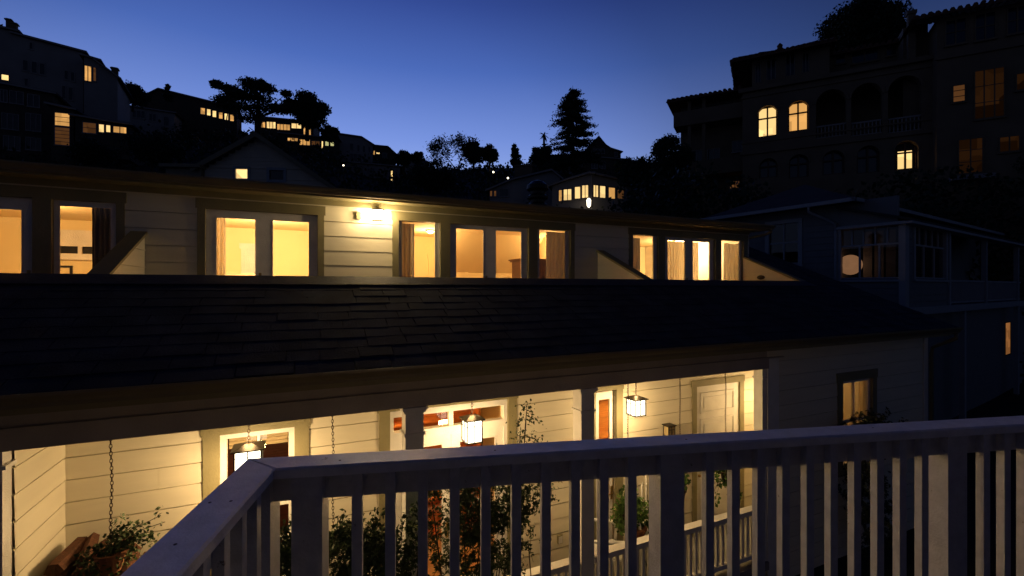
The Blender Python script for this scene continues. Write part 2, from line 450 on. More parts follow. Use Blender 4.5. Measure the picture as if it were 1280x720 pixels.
mb.prism([(10.1, DR, roofz(DR) - .10), (10.1, 10.8, roofz(10.8) - .10), (10.1, 10.8, roofz(10.8) - .003), (10.1, DR, roofz(DR) - .003)], (UE - .03 - 10.1, 0, 0))
hp('roof_deck', mb, DARKS, roof)
mb = MB(); mb.prism([(UE - .03, D0 - .02, roofz(D0) - .16), (UE - .03, 10.8, roofz(10.8) - .16), (UE - .03, 10.8, roofz(10.8) + .0), (UE - .03, D0 - .02, roofz(D0) + .0)], (.025, 0, 0))
hp('rake_board', mb, SAGE)
# parapet with flashing
mb = MB()
mb.box(ULL, 10.08, DR - .03, DR + .13, R(.085), R(.117)); mb.box(ULL, 9.97, DR, DR + .1, UFZ, R(.085))
hp('parapet', mb, FLASH)
mb = MB(); z0 = roofz(DR - .27) + .035
mb.prism([(ULL, DR - .27, z0), (ULL, DR - .02, roofz(DR) + .028), (ULL, DR - .02, roofz(DR) + .034), (ULL, DR - .27, z0 + .006)], (10.08 - ULL, 0, 0))
hp('flashing', mb, FLASH)
# gutter (K profile) and fascia of the porch roof
def gutter(u0, u1, Dq, zt, hgt=.11, dep=.11):
    m = MB(); P = [(0, -hgt), (-dep * .55, -hgt), (-dep * .62, -hgt * .72), (-dep * .82, -hgt * .5), (-dep * .98, -hgt * .22), (-dep, 0),
                   (-dep + .012, 0), (-dep + .012, -.012), (-.75 * dep, -hgt * .5), (-.5 * dep, -hgt * .9), (-.004, -hgt * .9), (0, 0)]
    m.prism([(u0, Dq + a, zt + b) for a, b in P], (u1 - u0, 0, 0)); return m
hp('gutter', gutter(ULL, UE, D0 + .02, roofz(D0) + .015), GUTT)
mb = MB()
mb.box(ULL, UR, D0 + .022, D0 + .045, R(-.90), R(-.775)); mb.box(ULL, UR + .15, D0 + .045, DB - .002, R(-.885), R(-.865))
hp('eave_soffit', mb, SAGE)
# beam over the porch: frieze, crown line, lower board
mb = MB(); mb.box(ULL, UP + .02, DB - .045, DB + .10, BEAMZ, R(-1.075)); mb.box(ULL, UP + .35, DB - .02, DB + .10, R(-1.07), R(-.89))
mb.box(ULL, UP + .35, DB - .06, DB - .0205, R(-1.083), R(-1.065))
hp('beam', mb, mat('taupe beam paint', (.46, .40, .34), .6, .2, 2.5, .3, 50))
mb = MB(); mb.box(UL, UPI, DB + .13, DK, R(-1.10), R(-1.08))
for k in range(9):
    mb.box(UL, UPI, DB + .14 + k * .09, DB + .144 + k * .09, R(-1.104), R(-1.10))
hp('porch_ceiling', mb, PAINT)
mb = MB(); mb.box(UL, UP, DB - .06, DB + .12, FLZ - .12, FLZ).box(UL, UPI, DB + .12, DK, FLZ - .12, FLZ); hp('porch_floor', mb, mat('grey porch boards', (.28, .26, .24), .6, .3, 4, .2, 30))
# porch posts
def post(px, nm='porch_post', wd=.19):
    u = H.U(px, DB + .02); m = MB(); h = wd / 2; v0, v1 = DB - .03, DB - .03 + wd
    m.box(u - h, u + h, v0, v1, FLZ, BEAMZ)
    for (e, za, zb) in ((.035, BEAMZ - .035, BEAMZ - .002), (.022, BEAMZ - .06, BEAMZ - .035), (.018, BEAMZ - .30, BEAMZ - .275), (.03, FLZ + .002, FLZ + .14)):
        m.box(u - h - e, u + h + e, v0 - e, v1 + e, za, zb)
    return hp(nm, m, PAINT)
post(517); post(732)
mb = MB(); mb.box(UL - .12, UL + .005, DB - .03, DB + .1, FLZ, BEAMZ); mb.box(UL - .12, UL + .03, DB - .045, DB + .115, BEAMZ - .14, BEAMZ - .11)
hp('pilaster', mb, PAINT)
mb = MB(); mb.box(UP - .1, UP, DB - .02, DB + .13, FLZ, BEAMZ); mb.box(UP - .115, UP - .001, DB - .035, DB + .145, BEAMZ - .16, BEAMZ - .13)
mb.box(UP + .002, UP + .26, DB - .035, DB - .0235, 0, R(-1.09))
hp('pilaster', mb, PAINT)
mb = MB(); mb.box(UR - .1, UR + .03, DB - .04, DB - .0235, 0, R(-.89)); hp('corner_board', mb, PAINT)
# ---- dormer eaves
uR = hu(935)
mb = MB(); mb.box(ULL, uR + .30, DD - .42, 12.4, R(1.475), R(1.51)); mb.box(ULL, uR + .28, DD - .40, 12.35, R(1.51), R(1.53))
hp('dormer_roof', mb, DROOF)
mb = MB(); mb.box(ULL, uR + .28, DD - .40, DD - .002, R(1.405), R(1.425)); mb.box(ULL, uR + .28, DD - .42, DD - .40, R(1.385), R(1.47))
mb.box(ULL, uR, DD - .05, DD - .0225, R(1.32), R(1.404)); mb.box(uR + .001, uR + .28, DD, 12.2, R(1.405), R(1.425))
hp('dormer_soffit', mb, SAGE)
g = gutter(ULL, uR + .30, DD - .42, R(1.515), .10, .10); hp('gutter', g, GUTT)
mb = MB(); e = (uR + .22, DD - .47, R(1.42))
mb.tube([e, (e[0], e[1], e[2] - .06), (e[0] - .05, e[1] + .12, e[2] - .12), (uR + .06, DD - .1, e[2] - .16), (uR + .05, DD + .05, e[2] - .2), (uR + .05, DD + .06, R(.95))], .03, 10)
hp('downspout', mb, GUTT, smooth=True)
mb = MB(); mb.tube([(UE - .12, D0 - .03, R(-.87)), (UE - .12, D0 - .03, R(-.95)), (UR + .06, DB - .1, R(-1.15)), (UR + .06, DB - .08, R(-1.3)), (UR + .06, DB - .08, .1)], .035, 10)
hp('downspout', mb, GUTT, smooth=True)
# deck floor and triangular cheek walls following the roof slope
mb = MB(); mb.box(ULL, 9.97, DR + .1, DD, UFZ - .08, UFZ); hp('deck_floor', mb, mat('grey deck boards', (.26, .25, .24), .7, .3, 4))
def cheek(u, t, face_left=False):
    zt = R(.75); zl = R(.13); m = MB()
    pts = [(u, DR + .1, UFZ), (u, DD - .025, UFZ), (u, DD - .025, zt), (u, DR + .1, zl)]
    m.prism(pts, (t, 0, 0)); o = hp('cheek_wall', m, WHITE)
    c = MB(); c.prism([(u - .035, DR + .0, zl - .02), (u - .035, DD - .03, zt - .005), (u - .035, DD - .03, zt + .035), (u - .035, DR + .0, zl + .02)], (t + .07, 0, 0))
    hp('sloped_cap', c, SAGE, o)
    b = MB()     # board lines on both faces
    k = 0
    for z in np.arange(UFZ, zt, .235):
        dv = max(DR + .1, DR + .1 + (z - zl) / (zt - zl) * (DD - DR - .1)) + .02
        if dv < DD - .05:
            b.box(u - .012, u - .001, dv, DD - .03, z + .006, min(z + .018, zt)); b.box(u + t + .001, u + t + .012, dv, DD - .03, z + .006, z + .018)
    hp('board_edge', b, WHITE, o)
cheek(-2.03, .12); cheek(5.66, .12); cheek(9.98, .12)
mb = MB(); v = H.V(952, 9.98); mb.lathe((0, 0, 0), [(.0, 0), (.095, 0), (.10, .02), (.085, .045), (.03, .06), (0, .06)], 18)
mb.v = [(9.97 - z, v + x, R(.25) + y * .55) for x, y, z in mb.v]; hp('step_light', mb, BRONZE, smooth=True)

# ---- doors and windows of the upper wall
def leaf(u0, u1, z0, z1, p, D=DD, m=PAINT, handle=None, name='french_door', inset=.03, g=GLASS):
    """p = pane (u0,u1,z0,z1); frame fills the rest"""
    mbb = MB(); v0, v1 = D + inset, D + inset + .045
    mbb.box(u0, p[0], v0, v1, z0, z1); mbb.box(p[1], u1, v0, v1, z0, z1)
    mbb.box(p[0], p[1], v0, v1, p[3], z1); mbb.box(p[0], p[1], v0, v1, z0, p[2])
    b = .014   # glazing bead
    ringbox(mbb, p[0] - .001, p[1] + .001, p[2], p[3], v0 - .006, v0 + .01, b, b, b, b)
    o = hp(name, mbb, m)
    hp('pane', MB().box(p[0], p[1], v0 + .022, v0 + .026, p[2], p[3]), g, o)
    if handle:
        hx = p[1] + (u1 - p[1]) * .5 if handle > 0 else u0 + (p[0] - u0) * .5
        hh = MB().box(hx - .018, hx + .018, v0 - .008, v0 - .0001, z0 + .92, z0 + 1.12)
        hh.tube([(hx, v0 - .005, z0 + 1.02), (hx, v0 - .05, z0 + 1.02), (hx - handle * .09, v0 - .05, z0 + 1.02)], .009, 8)
        hp('handle', hh, BRASS, o)
    return o
def trim(rects, D=DD, m=SAGE, name='trim', proud=.04, back=.12):
    t = MB()
    for (a, b, z0, z1) in rects: t.box(a, b, D - proud, D + back, z0, z1)
    return hp(name, t, m)
def casing(a, b, top, bot, wl, wr, wt, D=DD, m=SAGE, mull=()):
    r = [(a, a + wl, bot, top - wt), (b - wr, b, bot, top - wt), (a - .02, b + .02, top - wt, top)]
    for (p, q) in mull: r.append((p, q, bot, top - wt))
    return trim(r, D, m)
ZT = R(1.155)         # underside of head casing
def Upx(*a): return [hu(x) for x in a]
# group A
a, b = hu(-75), hu(157); casing(a, b, TRT, UFZ, .1, b - hu(146), TRT - ZT, mull=((hu(42), hu(66)),))
leaf(hu(-65), hu(42), UFZ + .01, ZT, (hu(-50), hu(27), R(-.6), hz(27, 261)), handle=1)
leaf(hu(66), hu(146), UFZ + .01, ZT, (hu(72), hu(139), R(-.6), hz(100, 257)), name='window_sash')
# group B
a, b = hu(247), hu(405); casing(a, b, TRT, UFZ, hu(257) - a, b - hu(397), TRT - ZT)
leaf(hu(257), hu(330), UFZ + .01, ZT, (hu(269), hu(320), R(-.6), hz(295, 272)), handle=1)
leaf(hu(330), hu(397), UFZ + .01, ZT, (hu(340), hu(387), R(-.6), hz(364, 275.5)))
# group C
a, b = hu(490), hu(717); casing(a, b, TRT, UFZ, hu(498) - a, b - hu(712), TRT - ZT, mull=((hu(550), hu(562)), (hu(660), hu(671))))
leaf(hu(498), hu(550), UFZ + .01, ZT, (hu(502), hu(545), R(-.6), hz(524, 275)), name='window_sash')
leaf(hu(562), hu(612), UFZ + .01, ZT, (hu(570), hu(605.5), R(-.6), hz(590, 285.5)), handle=1)
leaf(hu(612), hu(660), UFZ + .01, ZT, (hu(620), hu(653), R(-.6), hz(640, 288)))
leaf(hu(671), hu(712), UFZ + .01, ZT, (hu(674.5), hu(708), R(-.6), hz(690, 287)), name='window_sash')
# group D
a, b = hu(785), hu(933); casing(a, b, TRT, UFZ, hu(789.5) - a, b - hu(928), TRT - ZT, mull=((hu(822), hu(830)), (hu(893), hu(900))))
leaf(hu(789.5), hu(822), UFZ + .01, ZT, (hu(792), hu(818.5), R(-.6), hz(808, 293)), name='window_sash')
leaf(hu(830), hu(862), UFZ + .01, ZT, (hu(835), hu(858), R(-.6), hz(846, 300)), handle=1)
leaf(hu(862), hu(893), UFZ + .01, ZT, (hu(866.5), hu(889), R(-.6), hz(878, 301.5)))
leaf(hu(900), hu(928), UFZ + .01, ZT, (hu(902.5), hu(925.5), R(-.6), hz(914, 298)), name='window_sash')
# ---- upper rooms
RB = 11.6
CEI = R(1.30)
mb = MB(); mb.box(ULL + .13, uR - .13, RB, RB + .1, UFZ, CEI); mb.box(ULL + .13, uR - .13, DD + .125, RB, CEI, CEI + .05)
parts_u = [hu(205), hu(448), hu(752)]
for p in parts_u: mb.box(p - .05, p + .05, DD + .125, RB, UFZ, CEI)
# doorway nib inside the room behind the second group, sloped ceiling fold in the third
hp('room_wall', mb, PLASTER)
mb = MB(); mb.box(ULL + .13, uR - .13, DD + .125, RB, UFZ - .05, UFZ); hp('room_floor', mb, FLOORW)
mb = MB(); c0 = hu(610); mb.prism([(c0, 10.4, CEI), (c0, RB, CEI), (c0, RB, CEI - .9)], (parts_u[2] - .05 - c0, 0, 0))
hp('sloped_ceiling', mb, PLASTER)
def room_door(u0, u1, D, z1, m=PAINT, nm='room_door'):
    t = MB(); t.box(u0, u0 + .09, D - .03, D, UFZ, z1); t.box(u1 - .09, u1, D - .03, D, UFZ, z1); t.box(u0 - .03, u1 + .03, D - .035, D, z1, z1 + .12)
    o = hp(nm, t, m); p = MB().box(u0 + .09, u1 - .09, D - .012, D - .002, UFZ, z1)
    for (za, zb) in ((.15, .8), (.95, z1 - UFZ - .12)):
        ringbox(p, u0 + .2, u1 - .2, UFZ + za, UFZ + zb, D - .022, D - .012, .03, .03, .03, .03)
    hp('door_panel', p, m, o)
room_door(H.U(282, 10.0) + .1, H.U(318, 10.6), RB, R(.85))
room_door(H.U(540, RB) - .1, H.U(585, RB), RB, R(.75), PLASTER)
# white boxed window with two dark panes at the back of the left room
u0, u1 = H.U(73, RB) , H.U(112, RB); zz0, zz1 = H.Z(90, 321, RB), H.Z(90, 304, RB)
mb = MB(); ringbox(mb, u0 - .06, u1 + .25, zz0, zz1, RB - .05, RB - .001, .06, .06, .06, .06); um = (u0 + u1) / 2 + .1
mb.box(um - .03, um + .03, RB - .05, RB - .001, zz0 + .06, zz1 - .06); mb.box(u0 - .3, u1 + .5, RB - .07, RB - .001, zz0 - .06, zz0); mb.box(u0 - .3, u1 + .5, RB - .04, RB - .001, zz1, zz1 + .25)
o = hp('high_window', mb, PAINT)
hp('pane', MB().box(u0, u1 + .19, RB - .012, RB - .004, zz0 + .06, zz1 - .06), mat('night glass', (.012, .012, .016), .1), o)

def ceiling_light(u, v, z, power, label, r=.14, col=(1, .58, .22), dz=.0):
    t = Thing('ceiling_light', label, 'ceiling light', H, (u, v, z), 'ceiling lights in the upper rooms')
    t.part('rim', MB().lathe((u, v, z), [(r + .02, -.03), (r + .03, -.012), (r + .02, 0)], 20), BRASS, smooth=True)
    t.part('diffuser', MB().lathe((u, v, z), [(.02, -.075), (r * .6, -.066), (r * .95, -.04), (r, -.031)], 20), BULB, smooth=True)
    t.light((u, v, z - .32 - dz), power, col, .12)
    return t
ceiling_light(H.U(15, 9.4), 9.4, CEI, 90, 'round lit ceiling light in the far left upstairs room')
ceiling_light(H.U(330, 9.6), 9.6, CEI, 165, 'round lit ceiling light behind the bright double doors', col=(1, .65, .34))
ceiling_light(H.U(538, 10.2), 10.2, CEI, 85, 'small round ceiling light seen through the narrow window right of the wall lamp', r=.08)
ceiling_light(H.U(690, 10.0) , 10.0, CEI, 110, 'round ceiling light added above the armoire to brighten the middle upstairs room')  # second lamp added to brighten the panes of this room
ceiling_light(H.U(850, 9.5), 9.5, CEI, 170, 'round ceiling light in the curtained room at the right end of the house', col=(1, .66, .32))

def curtain(px0, px1, D, z0, z1, label, fr=H, m=None, group=None, waves=5, amp=.035, gather=0):
    u0, u1 = fr.U(px0, D), fr.U(px1, D); n = waves * 10; mbb = MB(); rr = random.Random(int(px0 * 7)); ph = [rr.uniform(-.6, .6) for _ in range(n + 1)]
    cols = []
    for i in range(n + 1):
        t = i / n; row = []
        for j in range(9):
            s = j / 8; z = z1 + (z0 - z1) * s
            uu = u0 + (u1 - u0) * t; uu += gather * (u1 - u0) * s * (.5 - t) * .6
            row.append((uu, D + amp * (.6 + .5 * s) * sin(t * waves * 2 * pi + ph[i] * .5 + s * .7), z))
        cols.append(row)
    b = len(mbb.v)
    for k in (0, .006):
        for row in cols: mbb.v += [(p[0], p[1] + k, p[2]) for p in row]
    for k in (0, 1):
        o = b + k * (n + 1) * 9
        for i in range(n):
            for j in range(8):
                q = (o + i * 9 + j, o + (i + 1) * 9 + j, o + (i + 1) * 9 + j + 1, o + i * 9 + j + 1)
                mbb.f.append(q if k else q[::-1])
    return solo('curtain', mbb, m or CURT, label, 'curtain', fr, ((u0 + u1) / 2, D, z0), 'curtains at the lit windows', smooth=True)
CURTD = mat('dark grey curtain', (.12, .10, .09), .9, .3, 12, stretch=(1, 1, .2))
CURTP = cloth('pale sheer curtain', (.86, .80, .66), .7)
curtain(115, 140, DD + .16, UFZ + .02, R(1.12), 'dark gathered curtain in the sidelight of the far left upstairs room', m=CURTD, waves=4)
curtain(268, 282, DD + .18, UFZ + .02, R(1.12), 'tan curtain at the left edge of the bright double doors', waves=3, m=CURTP)
curtain(500, 518, DD + .15, UFZ + .02, R(1.13), 'pinkish tan curtain in the narrow window beside the wall lamp', waves=3)
curtain(683, 709, DD + .15, UFZ + .02, R(1.13), 'beige curtain in the narrow window right of the middle double doors', waves=5)
curtain(790.5, 800, DD + .15, UFZ + .02, R(1.1), 'beige curtain in the left narrow window of the right-end room', waves=3)
curtain(835, 859, DD + .3, UFZ + .02, R(1.1), 'pale sheer curtain drawn behind the left door of the right-end room', m=CURTP, waves=7, amp=.02)
curtain(864, 873, DD + .3, UFZ + .02, R(1.1), 'pale sheer curtain pulled to the side of the rightmost upper door', m=CURTP, waves=4, amp=.02)
curtain(905, 926, DD + .15, UFZ + .02, R(1.1), 'brown gathered curtain in the rightmost narrow upper window', waves=5)
# armoire, table lamp, framed picture, armchair
ub = H.U(655, 9.6); t = Thing('armoire', 'dark wooden armoire with a cornice seen through the middle double doors', 'armoire', H, (ub + .5, 9.8, UFZ))
zt = H.Z(650, 323, 9.6)
mb = MB().box(ub - .05, ub + 1.05, 9.6, 10.15, UFZ + .08, zt - .06); mb.box(ub - .03, ub + .04, 9.58, 10.1, UFZ, UFZ + .08); mb.box(ub + .94, ub + 1.02, 9.58, 10.1, UFZ, UFZ + .08)
t.part('body', mb, DARKWOOD)
mb = MB().box(ub - .09, ub + 1.09, 9.56, 10.19, zt - .06, zt - .03); mb.box(ub - .12, ub + 1.12, 9.53, 10.2, zt - .03, zt); t.part('cornice', mb, DARKWOOD)
for k in (0, 1):
    d = t.part('door', MB().box(ub + k * .5, ub + k * .5 + .48, 9.575, 9.6, UFZ + .14, zt - .12), DARKWOOD)
    t.part('knob', MB().lathe((ub + .45 + k * .1, 9.56, R(0)), [(0, -.015), (.014, -.008), (.014, .008), (0, .015)], 10), BRASS, d)
ul = H.U(632, 9.9)
t = Thing('side_table', 'small dark side table under the shaded lamp beside the armoire', 'table', H, (ul, 9.9, UFZ))
mb = MB().box(ul - .25, ul + .25, 9.68, 10.12, R(-.28), R(-.25)); t.part('tabletop', mb, DARKWOOD)
for sx in (-1, 1):
    for sy in (-1, 1): t.part('leg', MB().box(ul + sx * .21 - .02, ul + sx * .21 + .02, 9.9 + sy * .18 - .02, 9.9 + sy * .18 + .02, UFZ, R(-.28)), DARKWOOD)
t = Thing('table_lamp', 'table lamp with a pale cone shade beside the armoire', 'table lamp', H, (ul, 9.9, R(-.25)))
t.part('base', MB().lathe((ul, 9.9, R(-.25)), [(.09, 0), (.09, .02), (.03, .05), (.06, .14), (.03, .24), (.012, .26), (.012, .30)], 16), BRASS, smooth=True)
t.part('lamp_shade', MB().lathe((ul, 9.9, R(.02)), [(.20, 0), (.11, .24)], 20), mat('lamp shade linen', (.8, .7, .5), .9), smooth=True)
ua, ub2 = H.U(15, RB) + .35, H.U(25, RB) + .35
t = Thing('framed_picture', 'small black framed picture on the back wall of the far left room', 'picture', H, ((ua + ub2) / 2, RB, R(.3)))
t.part('frame', ringbox(MB(), ua - .1, ub2 + .4, H.Z(20, 346, RB) - .2, H.Z(20, 331, RB), RB - .03, RB - .002, .04, .04, .04, .04), BLACKM)
t.part('print', MB().box(ua - .06, ub2 + .36, RB - .014, RB - .003, H.Z(20, 346, RB) - .16, H.Z(20, 331, RB) - .04), PLASTER)
uc = H.U(298, 10.2)
t = Thing('armchair', 'pale upholstered armchair behind the left leaf of the bright double doors', 'armchair', H, (uc, 10.2, UFZ))
CH = mat('cream upholstery', (.72, .58, .36), .9, .1, 8)
t.part('seat', MB().box(uc - .33, uc + .33, 9.95, 10.5, UFZ + .15, UFZ + .46), CH)
mb = MB(); pr = [(-.36, .15), (.36, .15), (.38, .9), (.33, 1.12), (.2, 1.2), (0, 1.17), (-.2, 1.2), (-.33, 1.12), (-.38, .9)]
mb.prism([(uc + a, 10.5, UFZ + b) for a, b in pr], (0, .16, 0)); t.part('backrest', mb, CH)
for s_ in (-1, 1): t.part('armrest', MB().box(uc + s_ * .33, uc + s_ * .45, 9.95, 10.5, UFZ + .15, UFZ + .64), CH)
for s_ in (-1, 1):
    for v_ in (9.98, 10.6): t.part('leg', MB().box(uc + s_ * .3 - .02, uc + s_ * .3 + .02, v_, v_ + .04, UFZ, UFZ + .15), DARKWOOD)

# ---- deck wall lamp and box
ulp = hu(470)
t = Thing('wall_lamp', 'glaring lit wall lamp on the upper clapboards between two sets of doors', 'wall lamp', H, (ulp, DD - .03, hz(470, 272)))
lz = hz(470, 265)
t.part('back_plate', MB().box(ulp - .05, ulp + .05, DD - .045, DD - .024, lz - .12, lz + .02), BRONZE)
cg = MB(); 
for sx in (-1, 1):
    for sv in (0, 1): cg.box(ulp + sx * .08 - .005, ulp + sx * .08 + .005, DD - .25 + sv * .15, DD - .24 + sv * .15, lz - .16, lz)
cg.box(ulp - .095, ulp + .095, DD - .265, DD - .075, lz, lz + .012); cg.box(ulp - .085, ulp + .085, DD - .255, DD - .085, lz - .17, lz - .16)
cg.prism([(ulp - .08, DD - .25, lz + .012), (ulp + .08, DD - .25, lz + .012), (ulp, DD - .25, lz + .045)], (0, .15, 0))
cg.box(ulp - .01, ulp + .01, DD - .09, DD - .045, lz - .03, lz - .015)
t.part('cage', cg, BRONZE)
t.part('glass', MB().box(ulp - .074, ulp + .074, DD - .24, DD - .1, lz - .158, lz - .002), emit('lit clear lamp glass', (1, .80, .48), 30))
t.light((ulp, DD - .31, lz - .09), 26, (1, .70, .33), .05)
t.light((ulp + .15, DD - .13, lz - .07), 13, (1, .72, .36), .03)
t.light((ulp - .15, DD - .13, lz - .07), 13, (1, .72, .36), .03)
ub = hu(448); t = Thing('junction_box', 'small grey box on the upper clapboards just left of the wall lamp', 'box', H, (ub, DD - .02, hz(448, 270)))
zb = hz(448, 270); t.part('cover', MB().box(ub - .035, ub + .035, DD - .07, DD - .024, zb - .055, zb + .055), SAGE); t.part('rim', ringbox(MB(), ub - .042, ub + .042, zb - .062, zb + .062, DD - .035, DD - .023, .006, .006, .006, .006), PAINT)

# ---- porch openings
cas = lambda h, w_, wt=.13, m=SAGE: trim([(h[0] - w_, h[0], h[2] - (.1 if h[2] > FLZ + .01 else 0), h[3]), (h[1], h[1] + w_, h[2] - (.1 if h[2] > FLZ + .01 else 0), h[3]), (h[0] - w_ - .02, h[1] + w_ + .02, h[3], h[3] + wt)] +
                                 ([(h[0], h[1], h[2] - .1, h[2])] if h[2] > FLZ + .01 else []), DK, m)
cas(win1, .15); cas(french, .13); cas(door3, .12); cas(door4, .10, .11)
# window 1: double hung
w1 = win1; zm = kz(330, 633)
mb = MB(); ringbox(mb, w1[0], w1[1], w1[2], w1[3], DK + .01, DK + .10, .06, .06, .06, .06)
mb.box(w1[0] + .06, w1[1] - .06, DK + .03, DK + .08, zm - .03, zm + .03); um = (w1[0] + w1[1]) / 2; mb.box(um - .014, um + .014, DK + .04, DK + .07, zm + .03, w1[3] - .06)
o = hp('porch_window', mb, PAINT); hp('pane', MB().box(w1[0] + .06, w1[1] - .06, DK + .053, DK + .057, w1[2] + .06, w1[3] - .06), GLASS, o)
def blind(h, drop, label, ins=.07):
    m = MB(); n = 8
    for k in range(n): m.box(h[0] + ins, h[1] - ins, DK + .125 + .006 * (k % 2), DK + .14 + .006 * (k % 2), h[3] - .05 - drop * (k + 1) / n, h[3] - .05 - drop * k / n - .002)
    return solo('roman_blind', m, SHADEF, label, 'blind', H, ((h[0] + h[1]) / 2, DK + .13, h[3] - drop), 'woven blinds on the porch')
blind(w1, .16, 'short woven blind at the top of the left porch window')
# french doors with transom
f = french; tz = kz(560, 540); um = (f[0] + f[1]) / 2
ztr = kz(560, 514.5)
mb = MB(); ringbox(mb, f[0], f[1], f[2], f[3], DK + .0, DK + .11, .05, .05, f[3] - ztr, 0)
tb = kz(560, 533); mb.box(f[0] + .05, f[1] - .05, DK + .0, DK + .11, tb - .10, tb); mb.box(um - .03, um + .03, DK + .02, DK + .09, tb, ztr)
o = hp('transom', mb, PAINT); hp('pane', MB().box(f[0] + .05, f[1] - .05, DK + .053, DK + .057, tb, ztr), GLASS, o)
for k in (0, 1):
    a = f[0] + .05 if k == 0 else um + .002; b = um - .002 if k == 0 else f[1] - .05; st = .11
    leaf(a, b, FLZ + .01, tb - .102, (a + st, b - st, FLZ + .35, tb - .22), DK, handle=(1 if k == 0 else -1), g=GLASS)
f = door3; leaf(f[0] + .03, f[1] - .03, FLZ + .01, f[3] - .03, (f[0] + .085, f[1] - .075, FLZ + .9, f[3] - .13), DK, handle=1, name='glazed_door')
blind(f, .13, 'short woven blind at the top of the narrow glazed porch door', .1)
# panelled white door
f = door4; mb = MB(); mb.box(f[0], f[1], DK - .005, DK + .065, FLZ, f[3])
du = f[1] - f[0]; hgt = f[3] - FLZ
for (za, zb) in ((.2, .85), (1.05, 1.95), (2.05, hgt - .12)):
    ringbox(mb, f[0] + .12, f[1] - .12, FLZ + za, FLZ + zb, DK - .022, DK - .0052, .03, .03, .03, .03)
    mb.box(f[0] + .2, f[1] - .2, DK - .015, DK - .0053, FLZ + za + .08, FLZ + zb - .08)
o = hp('panelled_door', mb, PAINT)
hp('handle', MB().lathe((f[0] + .07, DK - .03, FLZ + 1.0), [(0, -.025), (.022, -.015), (.026, 0), (.022, .015), (0, .025)], 12), BRASS, o)
# window in the right front wall
f = win5; wb_ = H.U(1047, DB) - f[0]
trim([(f[0] - .13, f[0], f[2] - .12, f[3]), (f[1], f[1] + .13, f[2] - .12, f[3]), (f[0] - .16, f[1] + .16, f[3], f[3] + .15), (f[0], f[1], f[2] - .12, f[2])], DB)
mb = MB(); ringbox(mb, f[0], f[1], f[2], f[3], DB + .01, DB + .09, .05, .05, .05, .05); um = (f[0] + f[1]) / 2; mb.box(um - .015, um + .015, DB + .03, DB + .07, f[2] + .05, f[3] - .05)
mb.box(f[0] + .05, f[1] - .05, DB + .03, DB + .07, f[2] + .75, f[2] + .8)
o = hp('front_window', mb, PAINT); hp('pane', MB().box(f[0] + .05, f[1] - .05, DB + .048, DB + .052, f[2] + .05, f[3] - .05), SMOKE, o)
# lower rooms
mb = MB(); mb.box(ULL + .13, UR - .13, 9.4, 9.5, FLZ, R(-1.1))
mb.box(ULL + .13, UPI, DK + .125, 9.4, R(-1.1), R(-1.05)); mb.box(UPI + .1, UR - .13, DB + .125, 9.4, R(-1.1), R(-1.05)); mb.box(UPI, UPI + .1, DK + .125, 9.4, FLZ, R(-1.1))
for px in (430, 690): mb.box(ku(px) - .05, ku(px) + .05, DK + .125, 9.4, FLZ, R(-1.1))
hp('room_wall', mb, PLASTER)
mb = MB(); mb.box(ULL + .13, UPI, DK + .125, 9.4, FLZ - .05, FLZ); mb.box(UPI + .1, UR - .13, DB + .125, 9.4, FLZ - .05, FLZ); hp('room_floor', mb, FLOORW)
def wardrobe(px, D, wd, ht, label, m=TIMBER, name='bookcase', n=4):
    u = H.U(px, D); t = Thing(name, label, 'bookcase', H, (u, D + .2, FLZ))
    mb = MB(); ringbox(mb, u - wd / 2, u + wd / 2, FLZ, FLZ + ht, D, D + .35, .03, .03, .03, .08); mb.box(u - wd / 2 + .03, u + wd / 2 - .03, D + .33, D + .35, FLZ + .08, FLZ + ht - .03)
    t.part('case', mb, m); rr = random.Random(int(px))
    for k in range(1, n):
        z = FLZ + ht * k / n; t.part('shelf', MB().box(u - wd / 2 + .03, u + wd / 2 - .03, D + .01, D + .33, z - .012, z + .012), m)
    t.part('cornice', MB().box(u - wd / 2 - .04, u + wd / 2 + .04, D - .04, D + .36, FLZ + ht, FLZ + ht + .06), m)
    return t
wardrobe(330, 7.2, 1.9, 2.75, 'tall dark reddish bookcase inside the left porch window', mat('mahogany', (.15, .04, .02), .4, .4, 5, stretch=(1, 1, 8)))
wardrobe(545, 7.6, 1.6, 2.6, 'orange wooden bookcase inside the porch double doors')
wardrobe(615, 8.4, 1.6, 2.2, 'lower wooden bookcase at the back of the room behind the porch double doors')
wardrobe(757, 7.0, 1.2, 2.9, 'tall honey-coloured bookcase inside the narrow glazed porch door', mat('honey pine', (.55, .25, .07), .4, .3, 5, stretch=(1, 1, 8)))
def pendant(px, D, zb, power, label):
    u = H.U(px, D); t = Thing('pendant_lamp', label, 'pendant lamp', H, (u, D, R(-1.1)), 'pendant lamps in the downstairs rooms')
    t.part('cord', MB().tube([(u, D, R(-1.1)), (u, D, zb + .12)], .006, 6), BLACKM)
    t.part('globe', MB().lathe((u, D, zb), [(.01, -.11), (.07, -.085), (.105, -.03), (.105, .03), (.07, .085), (.02, .115)], 16), BULB, smooth=True)
    t.light((u, D, zb - .2), power, (1, .56, .2), .12)
pendant(470, 7.4, R(-1.55), 70, 'globe pendant lamp in the room behind the porch double doors')
pendant(200, 7.0, R(-1.9), 7, 'globe pendant lamp in the room behind the left porch window')
pendant(800, 6.6, R(-1.6), 60, 'globe pendant lamp behind the narrow glazed porch door')
u = 9.7; pend = (u, 6.3)
t = Thing('pendant_lamp', 'globe pendant lamp in the room behind the right front window', 'pendant lamp', H, (u, 6.3, R(-1.1)), 'pendant lamps in the downstairs rooms')
